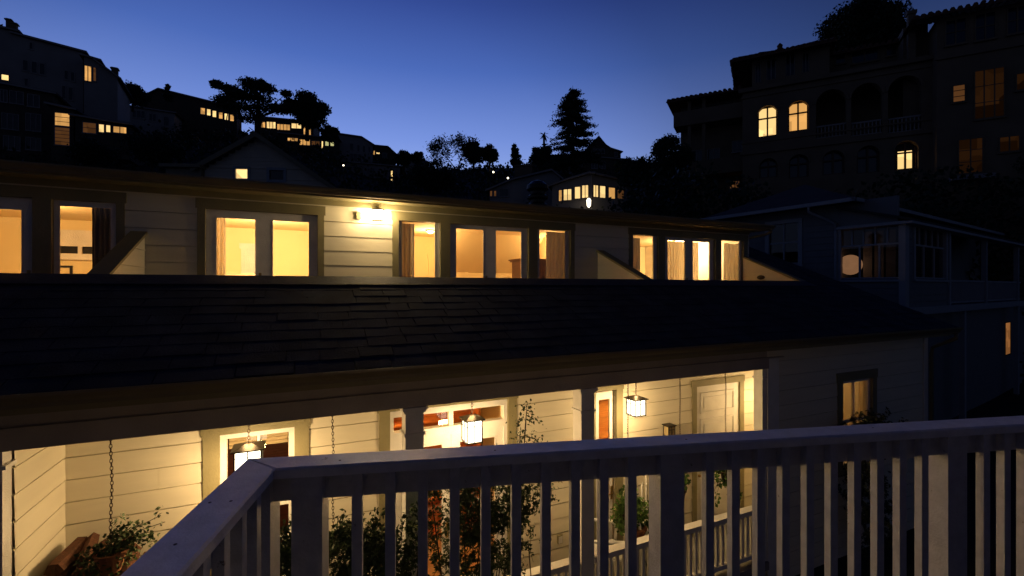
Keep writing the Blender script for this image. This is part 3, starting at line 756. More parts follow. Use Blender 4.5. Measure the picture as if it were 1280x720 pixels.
t.part('cord', MB().tube([(u, 6.3, R(-1.1)), (u, 6.3, R(-1.5))], .006, 6), BLACKM); t.part('globe', MB().lathe((u, 6.3, R(-1.6)), [(.01, -.11), (.105, -.03), (.105, .03), (.02, .115)], 16), BULB, smooth=True)
t.light((u, 6.3, R(-1.85)), 26, (1, .56, .2), .12)
curtain(1074, 1088, DB + .2, R(-3.2), R(-1.55), 'looped cream curtain in the small lit window of the right front wall', waves=3, m=CURTP)

# ================================================================= PORCH LANTERNS
def lantern_mesh(t, c, wd, ht, ztop):
    h = wd / 2; x, y, z = c
    fr_ = MB()
    for sx in (-1, 1):
        for sy in (-1, 1): fr_.box(x + sx * h - .006, x + sx * h + .006, y + sy * h - .006, y + sy * h + .006, z, z + ht)
    fr_.box(x - h - .006, x + h + .006, y - h - .006, y + h + .006, z - .014, z - .001)
    for s_ in (-1, 1):
        fr_.box(x - h, x + h, y + s_ * (h + .001) - .003, y + s_ * (h + .001) + .003, z + ht * .72, z + ht * .74)
        fr_.box(x + s_ * (h + .001) - .003, x + s_ * (h + .001) + .003, y - h, y + h, z + ht * .72, z + ht * .74)
        fr_.box(x - .005, x + .005, y + s_ * (h + .002) - .004, y + s_ * (h + .002) + .004, z, z + ht)
        fr_.box(x + s_ * (h + .002) - .004, x + s_ * (h + .002) + .004, y - .005, y + .005, z, z + ht)
    t.part('frame', fr_, BRONZE)
    e = h + .03; cp = MB().box(x - e, x + e, y - e, y + e, z + ht, z + ht + .012)
    b = len(cp.v); k = .03
    cp.v += [(x - e, y - e, z + ht + .012), (x + e, y - e, z + ht + .012), (x + e, y + e, z + ht + .012), (x - e, y + e, z + ht + .012), (x - k, y - k, z + ht + .05), (x + k, y - k, z + ht + .05), (x + k, y + k, z + ht + .05), (x - k, y + k, z + ht + .05)]
    cp.f += [tuple(b + i for i in q) for q in ((4, 5, 6, 7), (0, 1, 5, 4), (1, 2, 6, 5), (2, 3, 7, 6), (3, 0, 4, 7))]
    t.part('cap', cp, BRONZE)
    t.part('glass', MB().box(x - h + .007, x + h - .007, y - h + .007, y + h - .007, z + .001, z + ht - .001), LANT)
    ch = MB(); zz = z + ht + .065; k = 0
    while zz < ztop:
        ch.ring((x, y, zz), (1, 0, 0) if k % 2 else (0, 1, 0), (0, 0, 1), .012, .022, .0035, 10); zz += .034; k += 1
    t.part('chain', ch, RUST)
def lantern(px, py_mid, D, wd, ht, power, label):
    u = H.U(px, D); z = H.Z(px, py_mid, D) - ht / 2
    t = Thing('hanging_lantern', label, 'lantern', H, (u, D, z), 'lit lanterns hanging along the porch')
    lantern_mesh(t, (u, D, z), wd, ht, R(-1.11))
    t.light((u, D, z - .10), power, (1, .65, .29), .09)
    t.light((u, D, z + ht + .12), power * .12, (1, .65, .29), .05)
lantern(311, 574, 5.33, .23, .23, 52, 'lit square porch lantern just above the corner of the railing')
lantern(590, 537, 5.33, .19, .26, 42, 'lit square porch lantern in front of the double doors')
lantern(795, 508, 5.33, .19, .22, 46, 'lit square porch lantern right of the second porch post')
_t = Thing('hanging_lantern', 'unseen lit square lantern added in the inner right bay, behind the front wall', 'lantern', H, (7.5, 5.33, R(-1.85)), 'lit lanterns hanging along the porch')  # hidden lantern added to brighten the white door and the wall beside it
lantern_mesh(_t, (7.5, 5.33, R(-1.85)), .19, .22, R(-1.11)); _t.light((7.5, 5.33, R(-1.95)), 24, (1, .65, .29), .09)
# unlit wall lantern
u = ku(830.5); zc = kz(830.5, 535)
t = Thing('wall_lantern', 'small unlit square wall lantern on the porch clapboards left of the white door', 'wall lantern', H, (u, DK - .03, zc))
m_ = MB(); 
for sx in (-1, 0, 1): m_.box(u + sx * .065 - .006, u + sx * .065 + .006, DK - .17, DK - .158, zc - .09, zc + .07)
for sx in (-1, 1): m_.box(u + sx * .065 - .006, u + sx * .065 + .006, DK - .06, DK - .048, zc - .09, zc + .07)
m_.box(u - .071, u + .071, DK - .17, DK - .158, zc + .01, zc + .018); m_.box(u - .075, u + .075, DK - .175, DK - .04, zc - .10, zc - .09)
m_.box(u - .085, u + .085, DK - .185, DK - .03, zc + .07, zc + .085); m_.box(u - .05, u + .05, DK - .045, DK - .024, zc - .08, zc + .05)
t.part('frame', m_, BRONZE); t.part('glass', MB().box(u - .06, u + .06, DK - .155, DK - .062, zc - .089, zc + .069), mat('amber glass off', (.45, .36, .2), .25))
u = ku(698); zc = kz(698, 672)
t = Thing('outlet_box', 'small grey outlet box low on the porch clapboards between the doors', 'outlet', H, (u, DK - .02, zc))
t.part('cover', MB().box(u - .04, u + .04, DK - .06, DK - .023, zc - .06, zc + .06), SAGE); t.part('flap', MB().box(u - .03, u + .03, DK - .068, DK - .0605, zc - .05, zc + .045), PAINT)

# ================================================================= PORCH RAILING
def railing_bay(u0, u1, label):
    t = Thing('porch_railing', label, 'railing', H, ((u0 + u1) / 2, DB + .03, FLZ), 'white railings between the porch posts')
    zt = R(-3.36)
    m_ = MB().box(u0, u1, DB - .03, DB + .10, zt - .03, zt); m_.box(u0, u1, DB + .01, DB + .06, zt - .10, zt - .03); t.part('cap_rail', m_, PAINT)
    t.part('bottom_rail', MB().box(u0, u1, DB + .0, DB + .07, FLZ + .08, FLZ + .14), PAINT)
    n = int((u1 - u0) / .105)
    for k in range(n):
        x = u0 + (k + .5) * (u1 - u0) / n; t.part('baluster', MB().box(x - .018, x + .018, DB + .017, DB + .053, FLZ + .14, zt - .10), PAINT)
p1 = H.U(517, DB + .02); p2 = H.U(732, DB + .02)
railing_bay(p2 + .13, UP - .105, 'white porch railing between the second post and the right end wall')
railing_bay(p1 + .13, p2 - .13, 'white porch railing between the two porch posts')

# ================================================================= FOLIAGE
def blob(rng, c, r, n):
    d = rng.normal(size=(n, 3)); d /= np.linalg.norm(d, axis=1)[:, None]
    return np.array(c) + d * (rng.uniform(.02, 1, n) ** .4)[:, None] * np.array(r)
def shrub(name, label, cat, fr, base, blobs, leafsize, m=LEAF, seed=1, stems=True, group=None, dens=1.0):
    rng = np.random.default_rng(seed); t = Thing(name, label, cat, fr, base, group)
    fo = MB(); st = MB()
    for (c, r, n) in blobs:
        n = int(n * dens); k = max(3, n // 26)     # sprigs
        cs = blob(rng, c, r, k)
        for q in cs:
            d = rng.normal(size=3); d[2] = abs(d[2]) + .3; d /= np.linalg.norm(d); ln = leafsize * rng.uniform(2.5, 5)
            tt = rng.uniform(0, 1, 24); P = q + np.outer(tt, d * ln) + rng.normal(size=(24, 3)) * leafsize * .45
            fo.leaves(P, leafsize, rng, asp=.5)
            if stems: st.tube([tuple(q - d * ln * .3), tuple(q + d * ln)], [leafsize * .06, leafsize * .03], 4, False)
        if stems: st.tube([tuple(np.array(base)), tuple((np.array(base) + np.array(c)) / 2 + rng.normal(size=3) * .04), tuple(c)], [leafsize * .35, leafsize * .25, leafsize * .12], 6)
    t.part('foliage', fo, m)
    if stems: t.part('stem', st, BARK)
    return t
def pt(px, py, D): return (H.U(px, D), D, H.Z(px, py, D))
def sz(px, D): return H.Y(px, D) / F
def vine(name, label, path, leafsize, n, seed, D=4.75, width=12, m=LEAF, base=None):
    rng = np.random.default_rng(seed); P3 = [pt(x, y, D) for x, y in path]
    t = Thing(name, label, 'climbing plant', H, base or (P3[0][0], D, 0), None)
    st = MB().tube([t.b] + P3, [.015] + [.008] * (len(P3) - 1) + [.002], 5); fo = MB()
    for i in range(len(P3) - 1):
        a, b = np.array(P3[i]), np.array(P3[i + 1]); ww = (width[i] if isinstance(width, (list, tuple)) else width) * sz(path[i][0], D)
        k = int(n * np.linalg.norm(b - a)); tt = rng.uniform(0, 1, k)[:, None]
        P = a + (b - a) * tt + rng.normal(size=(k, 3)) * np.array([ww, ww * .7, ww * .6]) * .5
        fo.leaves(P, leafsize, rng, asp=.5)
    t.part('stem', st, BARK); t.part('foliage', fo, m); return t
# shrubs in front of the porch, seen through the foreground balusters
q = lambda x, y, rx, ry, n, D: (pt(x, y, D), (rx * sz(x, D), .28, ry * sz(x, D)), n)
D_ = 4.45
shrub('camellia_shrub', 'dark leafy shrub seen through the balusters below the left porch lantern', 'shrub', H, (H.U(360, D_), D_, 0), [q(362, 700, 28, 36, 1600, D_), q(385, 715, 20, 30, 900, D_)], .045, seed=11)
shrub('camellia_shrub', 'bushy dark shrub behind the balusters right of the wide railing post', 'shrub', H, (H.U(440, D_), D_, 0), [q(430, 700, 34, 38, 2200, D_), q(462, 692, 30, 36, 2000, D_), q(490, 715, 22, 30, 900, D_)], .045, seed=12)
shrub('camellia_shrub', 'sparse small-leaved shrub at the foot of the first porch post', 'shrub', H, (H.U(515, D_), D_, 0), [q(505, 690, 14, 34, 520, D_), q(528, 672, 16, 40, 620, D_)], .04, seed=13)
shrub('climbing_rose', 'tall dense climbing bush in front of the porch double doors', 'shrub', H, (H.U(590, D_), D_, 0),
      [q(578, 640, 22, 38, 1500, D_), q(602, 655, 26, 46, 2400, D_), q(632, 640, 22, 34, 1500, D_), q(570, 700, 34, 40, 1700, D_), q(625, 705, 30, 34, 1400, D_), q(655, 620, 18, 26, 650, D_), q(540, 625, 14, 22, 200, D_)], .042, seed=14)
vine('twining_vine', 'thin leafy vine climbing up to the porch beam right of the double doors', [(648, 640), (652, 600), (655, 560), (657, 530), (659, 503)], .045, 300, 5, D=4.72, width=[40, 34, 26, 12, 6])
vine('twining_vine', 'drooping leafy vine spray in front of the clapboards between the posts', [(650, 545), (668, 548), (680, 560), (687, 590), (690, 625)], .04, 130, 6, D=4.7, width=[18, 14, 12, 12, 9], base=(H.U(648, 4.7), 4.7, 0))
shrub('climbing_rose', 'thin shrub with reaching twigs between the two porch posts', 'shrub', H, (H.U(672, D_), D_, 0), [q(660, 675, 14, 30, 260, D_), q(680, 600, 10, 22, 130, D_)], .04, seed=15)
shrub('laurel_bush', 'dark bush beside the small lit window of the right front wall', 'shrub', H, (H.U(1095, 4.5), 4.5, 0), [q(1100, 545, 30, 26, 1500, 4.5), q(1075, 540, 14, 22, 500, 4.5), q(1090, 640, 34, 60, 2600, 4.5), q(1068, 600, 12, 50, 700, 4.5)], .06, m=LEAFD, seed=16)
def leg4(t, u, v, z0, z1, s, m, r=.012, splay=.04):
    for sx in (-1, 1):
        for sy in (-1, 1): t.part('leg', MB().tube([(u + sx * s, v + sy * s, z1), (u + sx * (s + splay), v + sy * (s + splay), z0)], r, 6), m)
# hanging planters on long chains
def planter(px, D, py_top, py_pot, label, fo, leafsize=.05, m=LEAFG, seed=3, pot=True, potr=.11):
    u = H.U(px, D); zt = R(-1.235); zp = H.Z(px, py_pot, D); t = Thing('hanging_planter', label, 'planter', H, (u, D, zp), 'plants hanging on chains from the porch beam')
    ch = MB(); z = zt; k = 0
    while z > zp + .1:
        ch.ring((u + .004 * sin(z * 9), D, z), (1, 0, 0) if k % 2 else (0, 1, 0), (0, 0, 1), .010, .020, .0032, 10); z -= .031; k += 1
    t.part('chain', ch, RUST)
    t.part('pot', MB().lathe((u, D, zp), [(potr * .6, -.16), (potr * .95, -.02), (potr * 1.08, -.02), (potr * 1.08, .01), (potr * .9, .01), (potr * .85, -.02)], 16), TERRA if seed % 2 else BRONZE, smooth=False)
    rng = np.random.default_rng(seed); f_ = MB(); st = MB()
    for (x, y, rx, ry, n) in fo:
        c = pt(x, y, D); f_.leaves(blob(rng, c, (rx * sz(x, D), .12, ry * sz(x, D)), n), leafsize, rng, asp=.7)
        for k in range(max(2, n // 25)):
            e = blob(rng, c, (rx * sz(x, D), .12, ry * sz(x, D)), 1)[0]; st.tube([(u, D, zp), tuple((np.array((u, D, zp)) + e) / 2 + np.array((0, 0, .05))), tuple(e)], .003, 4, False)
    t.part('foliage', f_, m); t.part('stem', st, LEAFD)
planter(139, 4.95, 550, 690, 'leafy hanging plant on a long chain in front of the left porch end', [(145, 690, 22, 28, 340), (165, 672, 24, 20, 190), (120, 700, 22, 20, 260), (185, 668, 14, 16, 40), (200, 645, 10, 12, 14), (150, 655, 10, 12, 40)], .035, LEAF, 21)
planter(416, 4.95, 525, 672, 'hanging plant on a long chain right of the left porch window', [(425, 672, 16, 18, 200), (408, 680, 14, 16, 150)], .04, LEAF, 22)
planter(785, 5.2, 490, 640, 'round green hanging plant just right of the second porch post', [(785, 628, 18, 22, 420), (775, 645, 14, 20, 160)], .05, LEAFG, 24)
planter(850, 5.25, 475, 612, 'small green potted plant hanging left of the white door', [(852, 600, 12, 14, 200)], .05, LEAFG, 26, potr=.09)
planter(907, 5.15, 470, 590, 'trailing ivy-like plant hanging in front of the white door', [(890, 590, 12, 12, 60), (905, 598, 16, 12, 90), (918, 612, 10, 16, 60), (893, 620, 8, 14, 26)], .06, LEAFG, 28, potr=.08)
# potted plant in a wire stand between the chairs
u, v_ = H.U(797, 5.45), 5.45; zs = FLZ
t = Thing('plant_stand', 'curled black wire plant stand between the two white chairs', 'plant stand', H, (u, v_, zs))
zt_ = H.Z(797, 672, v_)
st = MB(); 
for a in (0, 2.1, 4.2):
    st.tube([(u + .20 * cos(a), v_ + .16 * sin(a), zs), (u + .08 * cos(a), v_ + .08 * sin(a), zs + .25), (u + .05 * cos(a), v_ + .05 * sin(a), zs + .45), (u + .14 * cos(a), v_ + .14 * sin(a), zt_ - .02)], .008, 6)
t.part('legs', st, BLACKM); rg = MB().ring((u, v_, zt_ - .02), (1, 0, 0), (0, 1, 0), .14, .14, .008, 20); t.part('rim', rg, BLACKM)
t = Thing('potted_geranium', 'bushy green potted plant standing on the wire stand between the chairs', 'potted plant', H, (u, v_, zt_ - .02))
t.part('pot', MB().lathe((u, v_, zt_ - .02), [(.08, .0), (.12, .15), (.135, .15), (.135, .18), (.115, .18)], 16), TERRA)
rng = np.random.default_rng(40); f_ = MB()
for (x, y, rx, ry, n) in [(797, 640, 20, 20, 420), (778, 650, 12, 18, 160), (806, 655, 12, 18, 120)]:
    f_.leaves(blob(rng, pt(x, y, v_), (rx * sz(x, v_), .16, ry * sz(x, v_)), n), .055, rng, asp=.75)
t.part('foliage', f_, LEAFG)
# white resin chairs
def chair(u, v, rz, label):
    fr = H; t = Thing('resin_chair', label, 'chair', fr, (u, v, FLZ), 'white chairs on the porch')
    t.o.rotation_euler = (0, 0, fr.a + rz)
    t.b = (0, 0, 0)
    st = MB(); st.prism([(-.23, -.23, .44), (.23, -.23, .44), (.21, .22, .41), (-.21, .22, .41)], (0, 0, .025)); t.part('seat', st, RESIN)
    bk = MB(); top = []
    for k in range(7):
        x = -.18 + .06 * k; zt = 1.08 - .10 * (x / .2) ** 2 - (.05 if k in (0, 6) else 0)
        bk.tube([(x, .20, .43), (x * 1.05, .25, .75), (x * .95, .30, zt)], [.014, .013, .013], 6); top.append((x * .95, .30, zt))
    bk.tube([(-.22, .20, .42), (-.23, .25, .75), (-.19, .295, .98)] + top + [(.19, .295, .98), (.23, .25, .75), (.22, .20, .42)], .018, 8)
    t.part('backrest', bk, RESIN, smooth=True)
    for s_ in (-1, 1):
        t.part('armrest', MB().tube([(s_ * .24, .25, .70), (s_ * .275, .05, .69), (s_ * .275, -.2, .67), (s_ * .25, -.27, .60), (s_ * .235, -.25, .44)], [.02, .024, .026, .022, .02], 8), RESIN, smooth=True)
        t.part('leg', MB().tube([(s_ * .22, -.22, .45), (s_ * .25, -.27, 0)], [.024, .02], 8), RESIN); t.part('leg', MB().tube([(s_ * .21, .21, .43), (s_ * .24, .28, 0)], [.024, .02], 8), RESIN)
    t.o.scale = (1.1, 1.1, 1.18); return t
chair(H.U(752, 5.35), 5.35, radians(70), 'white slatted chair nearest the second porch post')
chair(H.U(818, 5.5), 5.5, radians(-30), 'white slatted chair with a round-topped back behind the potted plant')
# stacked firewood in the left corner of the porch
random.seed(5)
n = 0; rows = [(0, 6), (1, 6), (2, 6), (3, 5), (4, 5), (5, 5), (6, 5), (7, 4), (8, 4), (9, 4), (10, 4), (11, 3), (12, 3), (13, 3), (14, 2)]
# timber rack that carries the logs
ur0 = UL + .06
t = Thing('log_rack', 'dark timber rack holding the firewood in the left porch corner', 'rack', H, (ur0 + .35, 5.45, FLZ))
for zz in (.05, .72, 1.38): t.part('shelf', MB().box(ur0, ur0 + .62, 5.16, 5.78, FLZ + zz, FLZ + zz + .035), DARKWOOD)
for x in (ur0 + .02, ur0 + .60):
    for y in (5.18, 5.76): t.part('upright', MB().box(x - .02, x + .02, y - .02, y + .02, FLZ, FLZ + 1.55), DARKWOOD)
logk = [('top', 1)]
adj = ['dark split', 'reddish split', 'pale split', 'rough-barked', 'thick', 'thin', 'short', 'crooked', 'wedge-shaped', 'orange-faced', 'knotty', 'weathered']
k = 0
for r_, (zz, cnt) in enumerate([(1.415, 4), (1.54, 4), (1.65, 3), (1.76, 2)]):
    for c_ in range(cnt):
        x = ur0 + .08 + c_ * .16 + r_ * .015 + random.uniform(-.01, .01); rr_ = random.uniform(.058, .072); z = FLZ + zz + rr_
        prof = []; a0 = random.uniform(0, 6)
        for j in range(5):
            a = a0 + j * 2 * pi / 5; q_ = rr_ * (random.uniform(.72, 1.18)); prof.append((x + q_ * cos(a), 5.18 + random.uniform(-.03, .03), z + q_ * sin(a)))
        y0 = 5.16 + random.uniform(-.02, .07); prof = [(p[0], y0, p[2]) for p in prof]
        row = ['bottom', 'second', 'third', 'fourth', 'fifth', 'top'][r_]; pos = ['by the wall', 'second from the wall', 'third from the wall', 'at the open end'][c_] if cnt > 1 else 'alone'
        solo('firewood_log', MB().prism(prof, (random.uniform(-.07, .07), random.uniform(.42, .56), random.uniform(-.02, .05))), LOG, f'split firewood log {pos} in the {row} row of the stack', 'log', H, (x, 5.2, z), 'split logs stacked in the porch corner')

# ================================================================= FOREGROUND RAILING
G = Fr(radians(9.4)); ZR = R(-.55)
t = Thing('balcony_railing', 'blue-lit white painted balcony railing crossing the foreground with a mitred corner', 'railing', G, (-.54, 1.56, R(-1.6)))
va, vb = 1.51, 1.62; ua, ub = -.60, -.485; UEND = 3.4; VST = -.6
def bev(m): return m
mb = MB(); tk = .032; e = .006
# mitred cap boards with softened edges
def cap(pts, inner):
    b = len(mb.v); lo = [(x, y, ZR - tk) for x, y in pts]; mid = [(x, y, ZR - e) for x, y in pts]
    cx = inner; top = [(x, y, ZR) for x, y in cx]
    mb.v += lo + mid + top
    mb.f.append((b + 3, b + 2, b + 1, b)); mb.f.append((b + 8, b + 9, b + 10, b + 11))
    for i in range(4):
        j = (i + 1) % 4; mb.f.append((b + i, b + j, b + 4 + j, b + 4 + i)); mb.f.append((b + 4 + i, b + 4 + j, b + 8 + j, b + 8 + i))
gap = .0012
cap([(ub + gap, va), (UEND, va), (UEND, vb), (ua + gap, vb)], [(ub + e + gap, va + e), (UEND, va + e), (UEND, vb - e), (ua + e + gap, vb - e)])
cap([(ua, VST), (ub, VST), (ub, va), (ua, vb)], [(ua + e, VST), (ub - e, VST), (ub - e, va + .003), (ua + e, vb - .009)])
CAPM = mat('weathered sky-lit cap paint', (.80, .81, .84), .4, .2, 18.0, .15, 110, spec=.5); wear(CAPM, (.2, .19, .18), .67, 24)  # rail paint lightened here; skylight on the cap is put into its colour
t.part('cap_rail', mb, CAPM)
vm = (va + vb) / 2; um = (ua + ub) / 2
# nail heads on the sub-rail in front of each baluster are added with the screws below
mb = MB().box(ub - .04, UEND, vm - .019, vm + .019, ZR - .115, ZR - tk - .0005); mb.box(um - .019, um + .019, VST, vm - .02, ZR - .115, ZR - tk - .0005); t.part('sub_rail', mb, RAILM)
mb = MB().box(ub - .04, UEND, vm - .019, vm + .019, R(-1.52), R(-1.44)); mb.box(um - .019, um + .019, VST, vm - .02, R(-1.52), R(-1.44)); t.part('bottom_rail', mb, RAILM)
zb0 = R(-1.44); zt0 = ZR - .115
def gu(px): return G.U(px, vm - .02)
posts = [gu(387), gu(835), gu(1186)]; posts.append(posts[2] + (posts[2] - posts[1]) * 1.0)
for x in posts: t.part('post', MB().box(x - .045, x + .045, vm - .052, vm + .038, R(-1.6), ZR - tk - .001), RAILM)
t.part('post', MB().box(um - .045, um + .045, vm - .045, vm + .045, R(-1.6), ZR - tk - .001), RAILM)
def bal(x, y): t.part('baluster', MB().box(x - .0155, x + .0155, y - .048, y - .0195, R(-1.54), ZR - tk - .002), RAILM)
segs = [(um + .045, posts[0] - .045, 0), (posts[0] + .045, posts[1] - .045, 11), (posts[1] + .045, posts[2] - .045, 10), (posts[2] + .045, posts[3] - .045, 10)]
bals = []
for a, b, n in segs:
    if not n: continue
    n = round((b - a) / .1015) - 1; st = (b - a) / (n + 1)
    for k in range(1, n + 1): bals.append(a + st * k)
for x in bals: bal(x, vm)
y = vm - .145
while y > VST + .1:
    t.part('baluster', MB().box(um + .0195, um + .048, y - .0155, y + .0155, R(-1.54), ZR - tk - .002), RAILM); y -= .102
# screws on the cap
for (x, y) in [(-.57, 1.30), (-.52, 1.30), (-.57, .9), (-.52, .9), (-.55, 1.1), (.2, 1.56), (.9, 1.56), (1.7, 1.57), (-.3, 1.55)]:
    t.part('screw', MB().lathe((x, y, ZR), [(.004, -.001), (.004, .0006)], 8), BLACKM)

solo('balcony_floor', MB().box(ua - .1, UEND + .2, VST - 2.2, vb + .1, R(-1.66), R(-1.6)), mat('grey deck boards', (.26, .25, .24)), 'grey boarded balcony floor the railing stands on', 'balcony', G, (1.3, .5, R(-1.66)))

# ================================================================= VIEWER'S HOUSE (unseen, behind and under the balcony; added for bounce and sky block)
t = Thing('viewer_house', 'unseen blue-grey clapboard house wall behind and beneath the balcony railing', 'house', G, (0, .75, 0))
mb = MB(); siding(mb, lambda a, z, d: (a, .75 + d, z), -7, 6, 0, R(-1.66), (), .22)
siding(mb, lambda a, z, d: (a, -1.6 + d, z), -7, 6, R(-1.6), R(2.0), (), .22); t.part('siding', mb, BLUEW)
t.part('wall', MB().box(-7, 6, -1.9, .748, 0, R(-1.67)).box(-7, 6, -1.9, -1.602, R(-1.6), R(2.0)), BLUEW)

# ================================================================= BLUE NEIGHBOUR HOUSE ON THE RIGHT
Bf = Fr(radians(33)); BY = 13.0
cu, cv = Bf.at(1130, BY)
def Zu(fr, px, py, U):
    k = (px - 640) / F; Y = U / (fr.s + fr.c * k); return EZ + (360 - py) / F * Y
def Bv(px, U=None): return Bf.V(px, U if U is not None else cu)
def Bz(px, py): return Zu(Bf, px, py, cu)
nb = Thing('blue_house', 'dark blue-grey clapboard house with a glazed sunroom and upper veranda at the right', 'house', Bf, (cu, cv, 0))
fl = lambda a, z, d: (cu - d, a, z); ff = lambda a, z, d: (a, cv - d, z)
vL, vS = Bv(900), Bv(1050); zeave = Bz(1063, 252); sunz = Bz(1128, 280)
uR_ = Bf.U(1275, cv); umid = Bf.U(1186, cv)
hl = [(Bv(999), Bv(961), Bz(980, 330), Bz(980, 279)), (Bv(1125), Bv(1051), Bz(1090, 348), Bz(1090, 284))]
zsill = Bz(1128, 349); zfloor = Bf.Z(1140, 384, cv)
mb = MB(); siding(mb, fl, cv + .02, vS, 0, sunz, [hl[1]], .2); siding(mb, fl, vS, vL, 0, zeave, [hl[0]], .2)
hr = [(Bf.U(1142, cv), Bf.U(1181, cv), Bf.Z(1160, 348, cv), Bf.Z(1160, 286, cv))]
siding(mb, ff, cu + .02, umid, zfloor, sunz, hr, .2); nb.part('siding', mb, BLUEW)
mb = MB(); backing(mb, lambda a, z, d: (cu + .001 - d, a, z), cv + .14, vL, 0, zeave, hl, .12); backing(mb, lambda a, z, d: (a, cv + .001 - d, z), cu, umid, zfloor, sunz, hr, .12)
mb.box(cu + .12, uR_ + 2, vS + .1, vS + .22, 0, zeave); mb.box(cu + .12, uR_ + 2, vL - .1, vL, 0, zeave); mb.box(umid - .1, umid, cv + .12, vS + .1, zfloor, sunz)
nb.part('wall', mb, BLUEW)
mb = MB(); ov = .55
z1 = zeave; A = (cu - ov, vS - ov, z1); B_ = (uR_ + 2.5, vS - ov, z1); Cc = (uR_ + 2.5, vL + ov, z1); Dd = (cu - ov, vL + ov, z1); hh = 1.3
P = (cu + 2.6, (vS + vL) / 2 + .2, z1 + hh); Q = (uR_, (vS + vL) / 2 + .2, z1 + hh)
mb.poly([A, B_, Q, P]); mb.poly([B_, Cc, Q]); mb.poly([Cc, Dd, P, Q]); mb.poly([Dd, A, P]); mb.box(cu - ov, uR_ + 2.5, vS - ov, vL + ov, z1 - .06, z1 - .003)
rf = nb.part('roof', mb, DROOF)
gm = MB().box(cu - ov - .1, cu - ov, vS - ov - .1, vL + ov, z1 - .09, z1 + .02); gm.box(cu - ov - .1, uR_ + 2.5, vS - ov - .1, vS - ov, z1 - .09, z1 + .02); nb.part('gutter', gm, PALEB)
mb = MB(); mb.prism([(cu - .25, cv - .25, sunz + .05), (cu - .25, vS, sunz + .62), (cu - .25, vS, sunz + .70), (cu - .25, cv - .25, sunz + .12)], (uR_ - cu + .5, 0, 0)); nb.part('porch_roof', mb, DROOF)
mb = MB(); mb.box(cu - .26, uR_ + .25, cv - .26, cv + .1, sunz - .02, sunz + .05); mb.box(cu - .26, cu + .1, cv + .1, vS, sunz - .02, sunz + .05); nb.part('fascia', mb, PALEB)
mb = MB(); dv = Bv(1046); dz = zeave - .09
mb.tube([(cu - ov - .05, Bv(1022), dz), (cu - ov - .05, Bv(1022), dz - .15), (cu - .15, Bv(1036), dz - .4), (cu - .08, dv, dz - .55), (cu - .08, dv, dz - .8), (cu - .08, dv, .1)], .04, 8); nb.part('downspout', mb, PALEB, smooth=True)
def bwin(h, fm, nx, ztr=None, ntop=0, lit=None, nm='window'):
    a0, a1, z0_, z1_ = h; m_ = MB(); wd = .07
    def bx(p, q, r, s_, d0, d1):
        A = fm(p, r, d0); B = fm(q, s_, d1); m_.box(A[0], B[0], A[1], B[1], A[2], B[2])
    bx(a0 - .11, a0 + .02, z0_ - .04, z1_ + .1, -.08, .05); bx(a1 - .02, a1 + .11, z0_ - .04, z1_ + .1, -.08, .05); bx(a0 + .02, a1 - .02, z1_ - .02, z1_ + .1, -.08, .05); bx(a0 - .14, a1 + .14, z0_ - .10, z0_ - .041, -.08, .09); bx(a0 + .02, a1 - .02, z0_ - .04, z0_ + .03, -.08, .02)
    for k in range(1, nx): x = a0 + (a1 - a0) * k / nx; bx(x - .025, x + .025, z0_ + .03, (ztr or z1_ - .02), -.06, -.01)
    if ztr:
        bx(a0 + .02, a1 - .02, ztr, ztr + .05, -.06, -.01)
        for k in range(1, ntop): x = a0 + (a1 - a0) * k / ntop; bx(x - .02, x + .02, ztr + .05, z1_ - .02, -.06, -.01)
    o = nb.part(nm, m_, PALEB); m2 = MB(); A = fm(a0 + .02, z0_ + .03, -.045); B = fm(a1 - .02, z1_ - .02, -.041); m2.box(A[0], B[0], A[1], B[1], A[2], B[2]); nb.part('pane', m2, SMOKE, o)
bwin(hl[0], fl, 2, (hl[0][2] + hl[0][3]) / 2 , 2); bwin(hl[1], fl, 3, Bz(1090, 307), 5); bwin(hr[0], ff, 3, Bf.Z(1160, 309, cv), 5)
# veranda: posts, railing, floor
mb = MB().box(cu - .02, uR_ + .15, cv - .12, vS, zfloor - .22, zfloor); nb.part('veranda_floor', mb, PALEB)
for px, wpx in ((1132, .28), (1186, .16), (1232, .12), (1272, .16)):
    x = Bf.U(px, cv - .03); nb.part('post', MB().box(x - wpx / 2, x + wpx / 2, cv - .07, cv + .08, zfloor, sunz - .02), PALEB)
for px in (1140, 1205, 1272):
    x = Bf.U(px, cv - .03); nb.part('post', MB().box(x - .09, x + .09, cv - .07, cv + .08, 0, zfloor - .22), PALEB)
zr = Bf.Z(1200, 350, cv)
rl = nb.part('railing', MB().box(umid + .08, uR_, cv - .02, cv + .05, zr - .06, zr).box(umid + .08, uR_, cv - .01, cv + .04, zfloor + .05, zfloor + .1), PALEB)
x = umid + .2
mb = MB()
while x < uR_: mb.box(x - .018, x + .018, cv - .003, cv + .033, zfloor + .1, zr - .06); x += .12
nb.part('balusters', mb, PALEB, rl)
xa, xb = Bf.U(1256.5, cv + .35), Bf.U(1263.5, cv + .35)
zA, zB = Bf.Z(1260, 444, cv + .35), Bf.Z(1260, 402, cv + .35)
mb = MB().box(cu + .12, xa, cv + .35, cv + .45, 0, zfloor - .22).box(xb, uR_ + 4, cv + .35, cv + .45, 0, zfloor - .22).box(xa, xb, cv + .35, cv + .45, 0, zA).box(xa, xb, cv + .35, cv + .45, zB, zfloor - .22)
nb.part('lower_wall', mb, BLUEW)
o = nb.part('window', ringbox(MB(), xa, xb, zA, zB, cv + .34, cv + .43, .05, .05, .05, .05), DARKWOOD); nb.part('pane', MB().box(xa + .05, xb - .05, cv + .362, cv + .366, zA + .05, zB - .05), emit('narrow lit room', (.62, .24, .07), .5, .5, 3), o)
